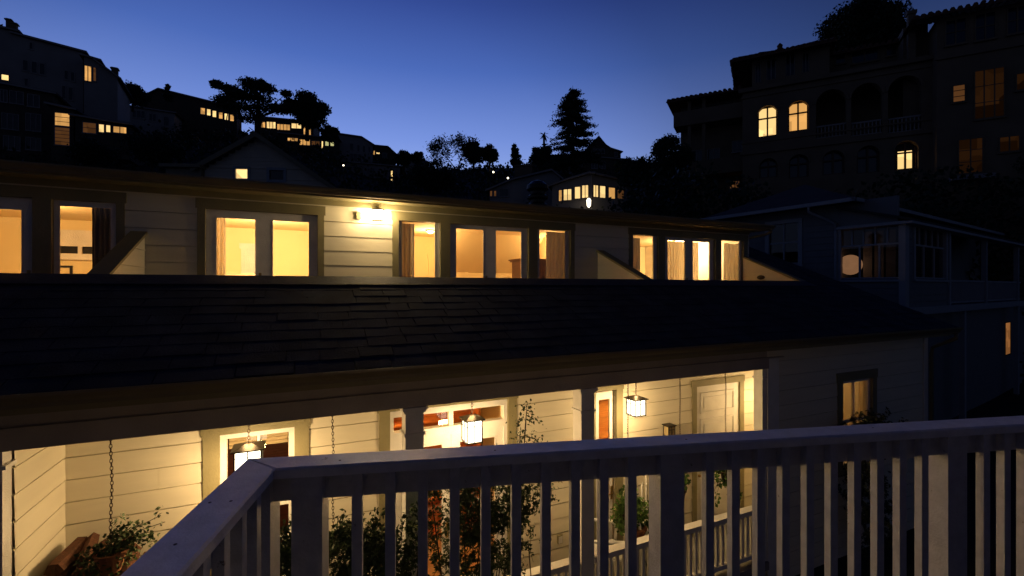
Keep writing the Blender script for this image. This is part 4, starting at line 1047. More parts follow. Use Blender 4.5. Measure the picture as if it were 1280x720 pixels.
mb = MB().box(cu + .12, umid - .1, cv + .12, vS + .1, zfloor, zfloor + .02); nb.part('room_floor', mb, INTDARK)
# blinds behind the sunroom glass, and, standing in for a reflection, a glow ball
for k in range(5):
    a = hl[1][0] + (hl[1][1] - hl[1][0]) * k / 5
    solo('roller_blind', MB().box(cu + .72, cu + .73, a + .03, hl[1][0] + (hl[1][1] - hl[1][0]) * (k + 1) / 5 - .03, Bz(1090, 350), Bz(1090, 286)), mat('grey blind cloth', (.34, .34, .36), .9),
         ['first', 'second', 'third', 'fourth', 'fifth'][k] + ' closed grey blind from the corner post behind the sunroom glass', 'blind', Bf, (cu + .72, a + .1, hl[1][2]), 'closed blinds behind the sunroom glass') if k < 4 else None
ls = Bf.V(1063, cu + .36); zc = Zu(Bf, 1063, 331, cu + .36)
pr = [(.31 * sin(pi * k / 12) + .001, -.31 * cos(pi * k / 12)) for k in range(13)]
t = Thing('glow_ball', 'round dim peach glow ball standing in for a reflection in the sunroom glass', 'glow ball', Bf, (cu + .42, ls, zc))
t.part('shade', MB().lathe((cu + .36, ls, zc), pr, 24), emit('dim glow ball', (.40, .21, .11), 1.0, .15, 6), smooth=True)  # shade and cord are made up along with the ball
t.part('cord', MB().tube([(cu + .36, ls, zc + .34), (cu + .48, ls, sunz)], .006, 5), BLACKM)

# ================================================================= GENERIC FAR HOUSE
def hwin(t, fr, D, p0, p1, q0, q1, m, nx=1, ny=1, fm=None, wd=None, proud=.07):
    a0, a1 = fr.U(p0, D), fr.U(p1, D); z1_, z0_ = fr.Z((p0 + p1) / 2, q0, D), fr.Z((p0 + p1) / 2, q1, D)
    px = fr.Y(p0, D) / F; wd = wd or max(.05, min(.12, px * .8)); f_ = MB(); ringbox(f_, a0, a1, z0_, z1_, D - proud, D - .002, wd, wd, wd, wd)
    for k in range(1, nx): x = a0 + (a1 - a0) * k / nx; f_.box(x - wd / 2, x + wd / 2, D - proud, D - .02, z0_ + wd, z1_ - wd)
    for k in range(1, ny): z = z0_ + (z1_ - z0_) * k / ny; f_.box(a0 + wd, a1 - wd, D - proud + .01, D - .022, z - wd / 3, z + wd / 3)
    f_.box(a0 - .05, a1 + .05, D - proud - .06, D - .003, z0_ - .08, z0_ - .001)
    o = t.part('window', f_, fm or STUCCOP); t.part('pane', MB().box(a0 + wd, a1 - wd, D - .018, D - .012, z0_ + wd, z1_ - wd), m, o); return o
DARKP = mat('unlit window glass', (.02, .022, .03), .12, .1, spec=.6)
def hill_house(label, ang, px, Y, top, base_py, depth, wm=DARKS, rm=DROOF, wins=(), chim=(), roof=True, over=.45, extra=None, name='hillside_house'):
    fr = Fr(radians(ang)); k = (px - 640) / F; D = Y * (fr.c - fr.s * k)
    P2 = [(fr.U(x, D), fr.Z(x, y, D)) for x, y in top]; zb = min(fr.Z(x, base_py, D) for x, _ in top) - 1.5
    t = Thing(name, label, 'house', fr, ((P2[0][0] + P2[-1][0]) / 2, D, zb), 'houses on the hillside')
    pts = [(P2[0][0], D, zb)] + [(a, D, b) for a, b in P2] + [(P2[-1][0], D, zb)]
    t.part('wall', MB().prism(pts, (0, depth, 0)), wm)
    if roof:
        for i in range(len(P2) - 1):
            (a, za), (b, zb2) = P2[i], P2[i + 1]
            if b - a < .3: continue
            sl = (zb2 - za) / (b - a); ea = over if i == 0 or P2[i][0] - P2[i - 1][0] < .3 else 0; eb = over if i == len(P2) - 2 or P2[min(i + 2, len(P2) - 1)][0] - b < .3 else 0
            rr = MB(); rr.prism([(a - ea, D - over, za + .004 - sl * ea), (b + eb, D - over, zb2 + .004 + sl * eb), (b + eb, D - over, zb2 + .24 + sl * eb), (a - ea, D - over, za + .24 - sl * ea)], (0, depth + 2 * over, 0))
            t.part('roof', rr, rm)
            t.part('fascia', MB().prism([(a - ea, D - over - .05, za - .02 - sl * ea), (b + eb, D - over - .05, zb2 - .02 + sl * eb), (b + eb, D - over - .05, zb2 + .2 + sl * eb), (a - ea, D - over - .05, za + .2 - sl * ea)], (0, .048, 0)), STUCCOP)
    for wn in wins: hwin(t, fr, D, *wn)
    for (a, b, c, d) in chim:
        u0, u1 = fr.U(a, D + 1), fr.U(b, D + 1); z0_, z1_ = fr.Z(a, d, D + 1), fr.Z(a, c, D + 1)
        t.part('chimney', MB().box(u0, u1, D + 1, D + 1 + (u1 - u0) * .9, z0_ - 1, z1_).box(u0 - .12, u1 + .12, D + .88, D + 1.12 + (u1 - u0) * .9, z1_ - .25, z1_ - .1), STUCCO)
    return t, fr, D
DW = DARKP
Yd = lambda px, py: depth_at(px, py)
# left hillside
t, fr, D = hill_house('tall pale stepped house with a lit recessed balcony high on the far left hill', 30, 60, Yd(60, 190) , [(-60, 22), (20, 40), (20, 44), (104, 66)], 200, 10, STUCCOP,
    wins=[(36, 42, 53, 62, DW), (28, 36, 75, 89, DW), (39, 47, 77, 92, DW), (49, 57, 79, 94, DW), (80, 86, 88, 100, DW), (88, 94, 90, 102, DW), (77, 83, 107, 124, DW), (85, 92, 109, 126, DW), (1, 12, 93, 101, LIT2), (30, 36, 98, 108, DW)],
    chim=[(7, 14, 22, 48), (14, 21, 27, 50)])
t, fr, D = hill_house('pale lower wing with a chimney and lit open loggia beside the tall stepped house', 30, 125, Yd(60, 190) + 1.0, [(105, 71), (122, 76), (122, 79), (147, 97)], 190, 8, STUCCOP,
    wins=[(105, 115, 82, 102, LIT1, 2, 1), (116, 121, 84, 102, LIT3)], chim=[(139, 147, 83, 98)])
hill_house('dark terraced block with tiers of unlit balcony windows at the far left edge', 28, 20, Yd(60, 190) - 7, [(-70, 92), (66, 118)], 205, 7, DARKS,
    wins=[(0, 10, 112, 128, DW, 2, 1), (12, 30, 114, 130, DW, 2, 1), (34, 50, 118, 134, DW, 2, 1), (32, 52, 142, 164, DW, 3, 1), (2, 24, 142, 162, DW, 3, 1), (32, 52, 172, 188, DW, 3, 1), (4, 26, 170, 188, DW, 3, 1)])
t, fr, D = hill_house('narrow stair tower with a brightly lit yellow landing window', 20, 78, Yd(60, 190) - 8, [(64, 132), (92, 138)], 195, 5, DARKS, wins=[(68, 88, 141, 158, LIT1, 1, 3), (68, 88, 159, 182, LIT3, 1, 5)])
hill_house('low dark wing with a strip of lit windows right of the stair tower', 22, 130, Yd(60, 190) - 7, [(94, 146), (162, 157)], 178, 6, DARKS, wins=[(103, 121, 153, 167, LIT3, 1, 2), (123, 131, 155, 166, LIT2), (132, 139, 156, 166, LIT2), (141, 159, 158, 167, LIT1, 2, 1)])
hill_house('grey hillside house with faint railings below the round-crowned tree', 18, 190, Yd(190, 170), [(138, 130), (218, 142)], 172, 7, STUCCOP, wins=[(165, 182, 138, 148, DW, 3, 1), (186, 196, 142, 152, DW, 2, 1), (204, 212, 146, 158, DW)])
hill_house('long dark house with a gently sloping roof and one lit band of six windows', 24, 240, Yd(240, 172), [(174, 124), (198, 112), (296, 136)], 176, 8, DARKS,
    wins=[(250, 257, 134.5, 143.5, LIT1), (258, 264, 136, 145, LIT2), (265, 271, 138, 147, LIT2), (273, 279, 140, 149, LIT1), (280, 286, 141.5, 150.5, LIT2), (287, 293, 143, 152, LIT1)])
hill_house('flat-roofed house with glowing picture windows under the big cypress', 10, 357, Yd(357, 172), [(318, 146), (392, 153)], 176, 7, DARKS,
    wins=[(323, 332, 152, 160, LIT1, 2, 1), (333, 345, 152, 161, LIT2, 3, 1), (346, 363, 155, 163, LIT1, 4, 1), (364, 377, 154, 161, LIT2, 2, 1), (379, 389, 158, 169, LIT1)])
hill_house('lower flat-roofed house with a long lit window band beneath the picture-window house', 10, 390, Yd(390, 192), [(350, 167), (422, 174)], 196, 6, DARKS,
    wins=[(359, 373, 172, 177, LIT1, 3, 1), (374, 388, 174, 182, LIT1, 3, 1), (389, 400, 176, 182, LIT3, 2, 1), (401.5, 404.5, 176, 186, LIT2), (406, 418, 176, 183, LIT4, 2, 1)])
hill_house('grey three-storey house with a hipped roof and unlit windows right of the cypress', 20, 440, Yd(440, 204), [(416, 171), (424, 168), (452, 172), (466, 181)], 206, 8, STUCCOP,
    wins=[(437, 442, 179, 188, DW), (446, 450, 181, 190, DW), (453, 457, 182, 191, DW), (460, 463, 183, 191, DW), (437, 452, 192, 202, DW, 3, 1)])
hill_house('small house with a chimney and two lit upper windows on the skyline', 18, 478, Yd(478, 208), [(464, 182), (485, 184), (495, 193)], 210, 6, DARKS, wins=[(466, 469, 188, 194, LIT1), (470, 475, 190, 193, LIT2), (478, 484, 191, 198, DW)], chim=[(485, 488, 184, 192)])
hill_house('pale house with one tall lit slot window half hidden by trees', 14, 480, Yd(480, 224), [(430, 203), (500, 209)], 232, 7, STUCCOP, wins=[(488, 491.5, 212, 227, LIT2), (472, 476, 211, 222, DW), (462, 468, 210, 222, DW), (428 + 5, 440, 208, 220, DW)])
hill_house('tiny pale house among the trees near the centre skyline', 12, 520, Yd(520, 226), [(506, 200), (520, 198), (534, 203)], 235, 6, STUCCOP, wins=[(508, 513, 206, 213, DW), (516, 522, 206, 212, DW), (505, 512, 218, 230, DW)])
# close grey gable
fr = Fr(radians(4)); Yg = 16.5; Dg = Yg * (fr.c - fr.s * (324 - 640) / F)
t = Thing('gabled_house', 'grey gabled attic with one small lit window rising behind the upper clapboard wall', 'house', fr, (fr.U(324, Dg), Dg, 0))
gx = lambda x: fr.U(x, Dg); gz = lambda x, y: fr.Z(x, y, Dg)
hw = [(gx(294), gx(311), gz(302, 224.5), gz(302, 210.5)), (gx(336), gx(356), gz(346, 226), gz(346, 212))]
apex = (gx(324), gz(324, 171)); le = (gx(256), gz(256, 208.5)); re = (gx(412), gz(412, 232))
GREYS = mat('grey gable siding', (.62, .52, .40), .6, .12, 3, .1, 40)
mb = MB(); zlow = gz(300, 232); mn = min(le[1], re[1])
def rake_top(u): return apex[1] - (apex[0] - u) * (apex[1] - le[1]) / (apex[0] - le[0]) if u < apex[0] else apex[1] - (u - apex[0]) * (apex[1] - re[1]) / (re[0] - apex[0])
for p, q_, za, zb in cells(le[0], re[0], zlow, apex[1] - .05, hw, .13, 0):   # clip each course to the rakes
    zt_ = zb
    L0 = apex[0] - (apex[1] - zt_) / (apex[1] - le[1]) * (apex[0] - le[0]); R0 = apex[0] + (apex[1] - zt_) / (apex[1] - re[1]) * (re[0] - apex[0])
    a, b = max(p, L0), min(q_, R0)
    if b - a > .02: mb.quad((a, Dg - .024, za), (b, Dg - .024, za), (b, Dg - .008, zb), (a, Dg - .008, zb)); mb.quad((a, Dg, za), (b, Dg, za), (b, Dg - .024, za), (a, Dg - .024, za))
t.part('siding', mb, GREYS)
t.part('wall', MB().prism([(le[0], Dg + .12, 0), (le[0], Dg + .12, le[1]), (apex[0], Dg + .12, apex[1]), (re[0], Dg + .12, re[1]), (re[0], Dg + .12, 0)], (0, 6, 0)).prism([(le[0], Dg, zlow - .5), (le[0], Dg, zlow), (re[0], Dg, zlow), (re[0], Dg, zlow - .5)], (0, .12, 0)), GREYS)
mb = MB()
for A, B in ((le, apex), (re, apex)):
    dx = A[0] - B[0]; k = .25 if dx < 0 else .1; A2 = (A[0] + (.3 if dx > 0 else -.3), A[1] - .3 * (B[1] - A[1]) / abs(dx))
    mb.prism([(A2[0], Dg - .3, A2[1]), (B[0], Dg - .3, B[1]), (B[0], Dg - .3, B[1] + .10), (A2[0], Dg - .3, A2[1] + .10)], (0, 6.5, 0))
t.part('roof', mb, DROOF)
mb = MB()
for A, B in ((le, apex), (re, apex)):
    dx = A[0] - B[0]; A2 = (A[0] + (.3 if dx > 0 else -.3), A[1] - .3 * (B[1] - A[1]) / abs(dx))
    mb.prism([(A2[0], Dg - .33, A2[1] - .09), (B[0], Dg - .33, B[1] - .09), (B[0], Dg - .33, B[1] + .09), (A2[0], Dg - .33, A2[1] + .09)], (0, .028, 0))
t.part('rake_board', mb, GUTT)
for (a0, a1, z0_, z1_), m_ in zip(hw, (LIT2, DARKP)):
    o = t.part('window', ringbox(MB(), a0 - .06, a1 + .06, z0_ - .06, z1_ + .06, Dg - .05, Dg + .08, .09, .09, .09, .09), PALEB); t.part('pane', MB().box(a0 + .03, a1 - .03, Dg + .02, Dg + .03, z0_ + .03, z1_ - .03), m_, o)
t.part('low_roof', MB().box(gx(208), gx(258), Dg - .4, Dg + 3, gz(230, 212), gz(230, 208)).box(gx(212), gx(256) - .02, Dg - .2, Dg + 3, gz(230, 240), gz(230, 212)), GUTT)
# chimney vent on the dormer roof
u, v_ = H.U(672, 9.8), 9.8; zz = R(1.53); px_ = H.Y(672, 9.8) / F
t = Thing('roof_vent', 'dark round louvred metal chimney cap on the near flat roof', 'chimney cap', H, (u, v_, zz))
zt_ = H.Z(672, 225, 9.8)
mb = MB().box(u - .42, u + .55, v_ - .3, v_ + .3, zz, zz + .22); t.part('base', mb, FLASH)
hgt = zt_ - zz - .22; mb = MB()
mb.lathe((u, v_, zz + .22), [(.17, 0), (.17, hgt * .18), (.24, hgt * .22), (.24, hgt * .28), (.17, hgt * .34), (.17, hgt * .42), (.25, hgt * .46), (.25, hgt * .52), (.18, hgt * .58), (.18, hgt * .66), (.27, hgt * .72), (.25, hgt * .84), (.14, hgt * .95), (.02, hgt)], 24); t.part('cap', mb, BRONZE)
# centre houses
fr = Fr(radians(-14)); Yc = Yd(700, 236)
t, fr, D = hill_house('pale hip-roofed house with glowing corner windows at the centre below the redwood', -18, 740, 52, [(690, 233), (706, 227), (736, 218), (740, 218)], 262, 9, STUCCOP,
    wins=[(698, 703, 237, 252, LIT1), (704, 715, 236, 251, LIT2, 2, 1), (718, 726, 233, 249, LIT2), (727, 736, 231, 248, LIT2, 2, 1)])
t, fr, D = hill_house('right-hand glazed wing of the centre house with four lit windows', 22, 742, 52.3, [(738, 218), (788, 229)], 262, 8, STUCCOP,
    wins=[(741, 748, 231, 247, LIT2, 2, 1), (749, 757, 232, 248, LIT2), (760, 769, 234, 249, LIT1), (771, 780, 237, 249, LIT3)])
hill_house('pale house with a massive square chimney left of the centre windows', -10, 665, 56, [(612, 238), (640, 226), (690, 214), (700, 222)], 262, 7, STUCCOP, wins=[(612, 616, 238, 246, LIT3), (617, 621, 238, 246, LIT3), (678, 684, 232, 244, DW), (624, 636, 236, 246, DW)], chim=[(643, 665, 206, 240)])
t, fr, D = hill_house('dark turreted house with a pyramid roof peeking over the centre trees', 8, 752, Yd(752, 214) - 4, [(733, 188), (740, 180), (748, 171), (757, 182), (763, 186), (776, 190)], 222, 7, DARKS, wins=[(739, 744, 186, 192, DW), (745, 750, 186, 192, DW), (751, 756, 186, 192, DW), (768, 772, 190, 196, DW)])
hill_house('long dark house under the turreted roof with two rows of faint windows', 8, 745, Yd(745, 220) - 6, [(715, 195), (782, 200)], 226, 7, DARKS, wins=[(739, 747, 201, 211, DW, 2, 1), (749, 757, 201, 211, DW, 2, 1), (722, 728, 205, 213, DW)])
hill_house('small dim-lit cottage with a deck left of the redwood', 6, 688, Yd(688, 212) - 3, [(666, 196), (712, 194)], 222, 6, DARKS, wins=[(677, 685, 194.5, 199.5, LIT3), (690, 696, 200, 206, DW), (699, 707, 200, 206, DW)])
def lamp_post(px, py, Y, label):
    fr = W0; X = (px - 640) / F * Y; z = EZ + (360 - py) / F * Y; g = ground_h(X, Y)
    t = Thing('street_lamp', label, 'street lamp', fr, (X, Y, min(g, z - 2)), 'street lamps on the hill')
    t.part('pole', MB().tube([(X, Y, min(g, z - 2)), (X, Y, z + .3), (X + .1, Y - .3, z + .4)], .06, 6), BRONZE); t.part('lamp_head', MB().lathe((X + .1, Y - .35, z), [(.02, -.1), (.12, -.06), (.13, .06), (.06, .14), (.02, .16)], 10), LANT, smooth=True)
lamp_post(616, 216, 70, 'tiny white street lamp on the dark centre slope, upper of the two'); lamp_post(634, 223.5, 66, 'tiny white street lamp on the dark centre slope, lower of the two')
lamp_post(429.5, 207.5, 75, 'tiny amber street lamp below the grey three-storey house')
# bright wall light of the centre house
X = (736 - 640) / F * 50.4; z = EZ + (360 - 252.5) / F * 50.4
t = Thing('wall_lamp', 'glaring lamp on the wall below the lit corner of the centre house', 'wall lamp', W0, (X, 50.4, z)); t.part('bracket', MB().box(X - .1, X + .1, 50.4, 51.4, z + .3, z + .4), BRONZE); t.part('glass', MB().lathe((X, 50.4, z), [(.05, -.6), (.2, -.4), (.24, .2), (.1, .4)], 12), LANT, smooth=True)

# ================================================================= MEDITERRANEAN BUILDING
M = Fr(radians(-28)); MD = 32 * (M.c - M.s * (960 - 640) / F)
mu = lambda px, D=None: M.U(px, D or MD)
mz = lambda px, py, D=None: M.Z(px, py, D or MD)
med = Thing('stucco_mansion', 'large dark tiled-roof stucco mansion with arched windows and an arcade at the upper right', 'mansion', M, (mu(1050), MD, 3))
def spandrel(mb, a0, a1, z1_, d0, d1, rz=None):
    am = (a0 + a1) / 2; r = (a1 - a0) / 2; rz = rz or r; n = 8
    L_ = [(a0, z1_)] + [(am - r * cos(t_ * pi / 2 / n), z1_ - rz + rz * sin(t_ * pi / 2 / n)) for t_ in range(n + 1)]
    for sgn in (0, 1):
        for i in range(1, len(L_) - 1):
            tri = [(a0, z1_), L_[i], L_[i + 1]]
            if sgn: tri = [(2 * am - x, y) for x, y in tri]
            mb.prism([(x, d0, y) for x, y in tri], (0, d1 - d0, 0))
# floors: main block
zb = mz(1050, 262)
arcs = [(947, 972, 132, 170, 'win', LIT2), (985, 1011, 126, 163, 'win', LIT1), (1020, 1058, 112, 171, 'arc', None), (1064, 1103, 104, 168, 'arc', None), (1110, 1152, 95, 164, 'arc', None),
        (949, 972, 198, 222, 'low', DARKP), (986, 1011, 193, 222, 'low', DARKP), (1028, 1056, 188, 218, 'low', DARKP), (1071, 1100, 182, 216, 'low', DARKP), (1118, 1148, 176, 212, 'low', LIT2)]
holes = [(mu(a), mu(b), mz((a + b) / 2, d), mz((a + b) / 2, c)) for a, b, c, d, *_ in arcs]
u0, u1 = mu(928), mu(1171); ztop = mz(1050, 96); ztop = mz(930, 112)
mb = MB(); TH = .5
for p, q_, za, zb_ in cells(u0, u1, 2.0, ztop, holes): mb.box(p, q_, MD, MD + TH, za, zb_)
for h in holes: spandrel(mb, h[0], h[1], h[3], MD, MD + TH)
mb.box(u0, u0 + .4, MD + TH, MD + 11, 2, ztop); mb.box(u0, u1, MD + 10.6, MD + 11, 2, ztop); mb.box(u0, u1, MD + TH, MD + 11, ztop - .25, ztop - .003)
mb.box(u0 + .4, u1, MD + 3.0, MD + 3.3, 2, ztop - .25); mb.box(mu(1014), mu(1014) + .2, MD + TH, MD + 3, 2, ztop - .25); mb.box(mu(1014) + .2, u1, MD + TH, MD + 3, mz(1060, 176) - .3, mz(1060, 173) - .2)  # the partition beside the loggia is added to stop window glow spilling in
med.part('wall', mb, STUCCO)
for z_, e, h_ in ((ztop, .25, .28), (ztop - .55, .08, .12), (mz(950, 188), .14, .22), (mz(950, 176), .06, .1)):
    med.part('cornice', MB().box(u0 - e, u1, MD - e, MD - .002, z_ - h_, z_), STUCCO)
# storey slabs inside the arcade
med.part('loggia_floor', MB().box(mu(1014), u1, MD + TH + .002, MD + 3.0, mz(1060, 173) - .2, mz(1060, 173)).box(u0 + .4, u1, MD + TH + .002, MD + 3, mz(950, 182), mz(950, 180)), STUCCO)
for (a, b, c, d, kd, mt), h in zip(arcs, holes):
    am = (h[0] + h[1]) / 2
    if kd == 'arc':
        r_ = MB(); zr_ = h[2] + (h[3] - h[2]) * .28; r_.box(h[0] + .002, h[1] - .002, MD + .15, MD + .25, zr_ - .1, zr_); r_.box(h[0] + .002, h[1] - .002, MD + .15, MD + .25, h[2], h[2] + .08)
        x = h[0] + .12
        while x < h[1] - .05: r_.box(x - .03, x + .03, MD + .17, MD + .23, h[2] + .08, zr_ - .1); x += .2
        med.part('balustrade', r_, STUCCOP)
    else:
        f_ = MB(); ringbox(f_, h[0], h[1], h[2], h[3], MD + .22, MD + .32, .09, .09, .09, .09); f_.box(am - .05, am + .05, MD + .22, MD + .32, h[2] + .09, h[3] - .09)
        zz_ = h[2] + (h[3] - h[2]) * .62; f_.box(h[0] + .09, h[1] - .09, MD + .225, MD + .315, zz_ - .045, zz_ + .045)
        o = med.part('arched_window', f_, DARKWOOD)
        if c == 176:
            med.part('pane', MB().box(mu(1124), mu(1142), MD + .36, MD + .37, mz(1133, 209), mz(1133, 187)), mt, o); med.part('dark_pane', MB().box(h[0], h[1], MD + .38, MD + .39, h[2], h[3]), INTDARK, o)
        else: med.part('pane', MB().box(h[0], h[1], MD + .36, MD + .37, h[2], h[3]), mt, o)
    # moulded arch surround
    r = (h[1] - h[0]) / 2; s_ = MB(); n = 10
    for i in range(n):
        a0_, a1_ = pi * i / n, pi * (i + 1) / n; zc_ = h[3] - r
        s_.prism([(am + r * 1.0 * cos(a0_), MD - .06, zc_ + r * 1.0 * sin(a0_)), (am + r * 1.17 * cos(a0_), MD - .06, zc_ + r * 1.17 * sin(a0_)), (am + r * 1.17 * cos(a1_), MD - .06, zc_ + r * 1.17 * sin(a1_)), (am + r * cos(a1_), MD - .06, zc_ + r * sin(a1_))], (0, .058, 0))
    med.part('arch_moulding', s_, STUCCO)
def tile_roof(poly_front, ridge, th=.18):   # quad slope with barrel tile rows: front edge (2 pts), back edge (2 pts)
    mb = MB(); A, B = [np.array(p) for p in poly_front]; C_, D2 = [np.array(p) for p in ridge]
    n = max(3, int(np.linalg.norm(B - A) / .32)); rr = random.Random(n)
    mb.quad(tuple(A), tuple(B), tuple(C_), tuple(D2)); mb.quad(tuple(A - (0, 0, .12)), tuple(B - (0, 0, .12)), tuple(B), tuple(A))
    for i in range(n):
        t0 = (i + .5) / n; p = A + (B - A) * t0; q_ = D2 + (C_ - D2) * t0; j = rr.uniform(-.03, .03)
        p = p + (p - q_) / (np.linalg.norm(p - q_) + 1e-6) * (.05 + j); mb.tube([tuple(p + (0, 0, .05 + j)), tuple((p + q_) / 2 + (0, 0, .06 + j * .6)), tuple(q_ + (0, 0, .05))], [.12, .125, .12], 6)
    return mb
# tower: upper storey with four arched windows, octagonal-ish roof
TD = MD + .6
tw = [(944, 951, 78, 103), (958, 970, 72, 99), (982, 994, 66, 94), (1003, 1012, 64, 90)]
hs = [(M.U(a, TD), M.U(b, TD), M.Z((a + b) / 2, d, TD), M.Z((a + b) / 2, c, TD)) for a, b, c, d in tw]
ta, tb_ = M.U(940, TD), M.U(1037, TD); zt0 = M.Z(990, 65, TD)
mb = MB()
for p, q_, za, zb_ in cells(ta, tb_, ztop, zt0, hs): mb.box(p, q_, TD, TD + .35, za, zb_)
for h in hs: spandrel(mb, h[0], h[1], h[3], TD, TD + .35)
mb.box(ta, ta + .35, TD + .35, TD + 6, ztop, zt0); mb.box(tb_ - .35, tb_, TD + .35, TD + 6, ztop, zt0); mb.box(ta, tb_, TD + 6, TD + 6.3, ztop, zt0)
med.part('tower_wall', mb, STUCCO)
for h in hs:
    o = med.part('arched_window', ringbox(MB(), h[0], h[1], h[2], h[3], TD + .18, TD + .26, .06, .06, .06, .06).box((h[0] + h[1]) / 2 - .03, (h[0] + h[1]) / 2 + .03, TD + .18, TD + .26, h[2], h[3]), STUCCOP); med.part('pane', MB().box(h[0], h[1], TD + .28, TD + .29, h[2], h[3]), DARKP, o)
oz = .8; zr_ = zt0 + 1.15; A = (ta - oz - .5, TD - oz, zt0 - .1); B_ = (tb_ + oz * .4, TD - oz, zt0 - .1); C_ = (tb_ - 2.1, TD + 2.4, zr_); D_2 = (ta + 1.9, TD + 2.4, zr_)
rt = tile_roof((A, B_), (C_, D_2)); Lb = (A[0], TD + 6.8, A[2]); rt2 = tile_roof((Lb, A), (D_2, D_2)); rt.f += [tuple(i + len(rt.v) for i in f) for f in rt2.f]; rt.v += rt2.v
rt.quad(A, B_, (B_[0], TD + 6.8, B_[2]), Lb); rt.poly([B_, (B_[0], TD + 6.8, B_[2]), C_]); med.part('roof', rt, TILE)
med.part('finial', MB().lathe((D_2[0] - .1, D_2[1], D_2[2]), [(.25, 0), (.3, .2), (.16, .4), (.2, .55), (.02, .75)], 10), TILE)
# set-back top storey right of the tower
SD = MD + 2.4; sa, sb = M.U(1037, SD), M.U(1172, SD); zs1 = M.Z(1100, 59, SD); 
med.part('upper_wall', MB().box(sa, sb, SD, SD + 6, ztop, zs1), STUCCO)
for (a, b, c, d) in ((1044, 1057, 66, 80), (1064, 1098, 62, 78), (1107, 1121, 58, 70)): hwin(med, M, SD, a, b, c, d, DARKP, 2 if b - a > 20 else 1, 1, STUCCO)
rt = tile_roof(((sa, SD - .5, zs1), (sb, SD - .5, zs1)), ((sb, SD + 3, zs1 + .35), (sa, SD + 3, zs1 + .35))); med.part('roof', rt, TILE)
# left wing with balconies
LD = MD + 1.2; la, lb_ = M.U(848, LD), M.U(928, LD); zl1 = M.Z(930, 114, LD)
ww = [(862, 876, 135, 150), (882, 900, 131, 146), (905, 918, 128, 142), (862, 880, 188, 206), (884, 900, 186, 200), (915, 928, 176, 190), (893, 897, 226, 236), (912, 925, 226, 236)]
med.part('wing_wall', MB().box(la, lb_ + .3, LD + 1.2, LD + 9, 2, zl1), STUCCO)
for i, (a, b, c, d) in enumerate(ww): hwin(med, M, LD + 1.2, a, b, c, d, LIT3 if i in (7,) else DARKP, 2, 1, STUCCOP)
for (py, ) in ((150,), (217,)):
    zz_ = M.Z(928, py - 8, LD); bl = MB().box(la - .3, lb_, LD - .4, LD + 1.2, zz_ - .35, zz_ - .1).box(la - .3, lb_, LD - .4, LD - .25, zz_ - .1, zz_ + .75).box(la - .3, la - .15, LD - .25, LD + 1.2, zz_ - .1, zz_ + .75); med.part('balcony', bl, STUCCO)
for px in (862, 880): x = M.U(px, LD); med.part('column', MB().box(x - .12, x + .12, LD - .2, LD + .04, 2, zl1), STUCCO)
rt = tile_roof(((la - .8, LD - .7, zl1), (lb_, LD - .7, zl1)), ((lb_, LD + 4, zl1 + .9), (la + 1.5, LD + 4, zl1 + .9))); rt.quad((la - .8, LD - .7, zl1), (lb_, LD - .7, zl1), (lb_, LD + 9, zl1), (la - .8, LD + 9, zl1)); rt.poly([(la - .8, LD - .7, zl1), (la + 1.5, LD + 4, zl1 + .9), (la - .8, LD + 9, zl1)]); med.part('roof', rt, TILE)
# right wing
RD = MD - .8; ra, rb = M.U(1171, RD), M.U(1420, RD); zr1 = M.Z(1172, 24, RD)
hr_ = [(1190, 1207, 106, 128, LIT3, 1, 3), (1217, 1256, 86, 148, LIT5, 3, 3), (1269, 1300, 90, 112, LIT5, 2, 1), (1181, 1208, 24, 56, DARKP, 2, 2), (1218, 1245, 16, 50, DARKP, 2, 2), (1258, 1285, 8, 42, DARKP, 2, 2), (1197, 1229, 173, 217, LIT5, 2, 3), (1248, 1275, 170, 190, LIT5, 2, 1)]
med.part('wing_wall', MB().box(ra, rb, RD, RD + 11, 0, zr1).box(ra - 1.2, ra, RD + 1.6, RD + 9, 8, zr1 + .6), STUCCO)
for wn in hr_: hwin(med, M, RD, *wn, fm=STUCCO)
med.part('balcony', MB().box(M.U(1184, RD), M.U(1236, RD), RD - .9, RD - .002, M.Z(1210, 227, RD), M.Z(1210, 222, RD)), STUCCOP)
for k, px in enumerate((1220, )):
    med.part('cornice', MB().box(ra - .1, rb, RD - .12, RD - .002, M.Z(1172, 76, RD), M.Z(1172, 70, RD)), STUCCO)
rt = tile_roof(((ra - 1.3, RD - .8, zr1), (rb, RD - .8, zr1)), ((rb, RD + 4, zr1 + 1.6), (ra + .6, RD + 4, zr1 + 1.6))); rt.poly([(ra - 1.3, RD - .8, zr1), (ra + .6, RD + 4, zr1 + 1.6), (ra - 1.3, RD + 9, zr1)]); med.part('roof', rt, TILE)
cx = M.U(1140, RD + 1); med.part('chimney', MB().box(cx - .18, cx + .18, RD + 1, RD + 1.36, ztop, M.Z(1140, 17, RD + 1)).box(cx - .24, cx + .24, RD + .94, RD + 1.42, M.Z(1140, 17, RD + 1), M.Z(1140, 13, RD + 1)), STUCCO)

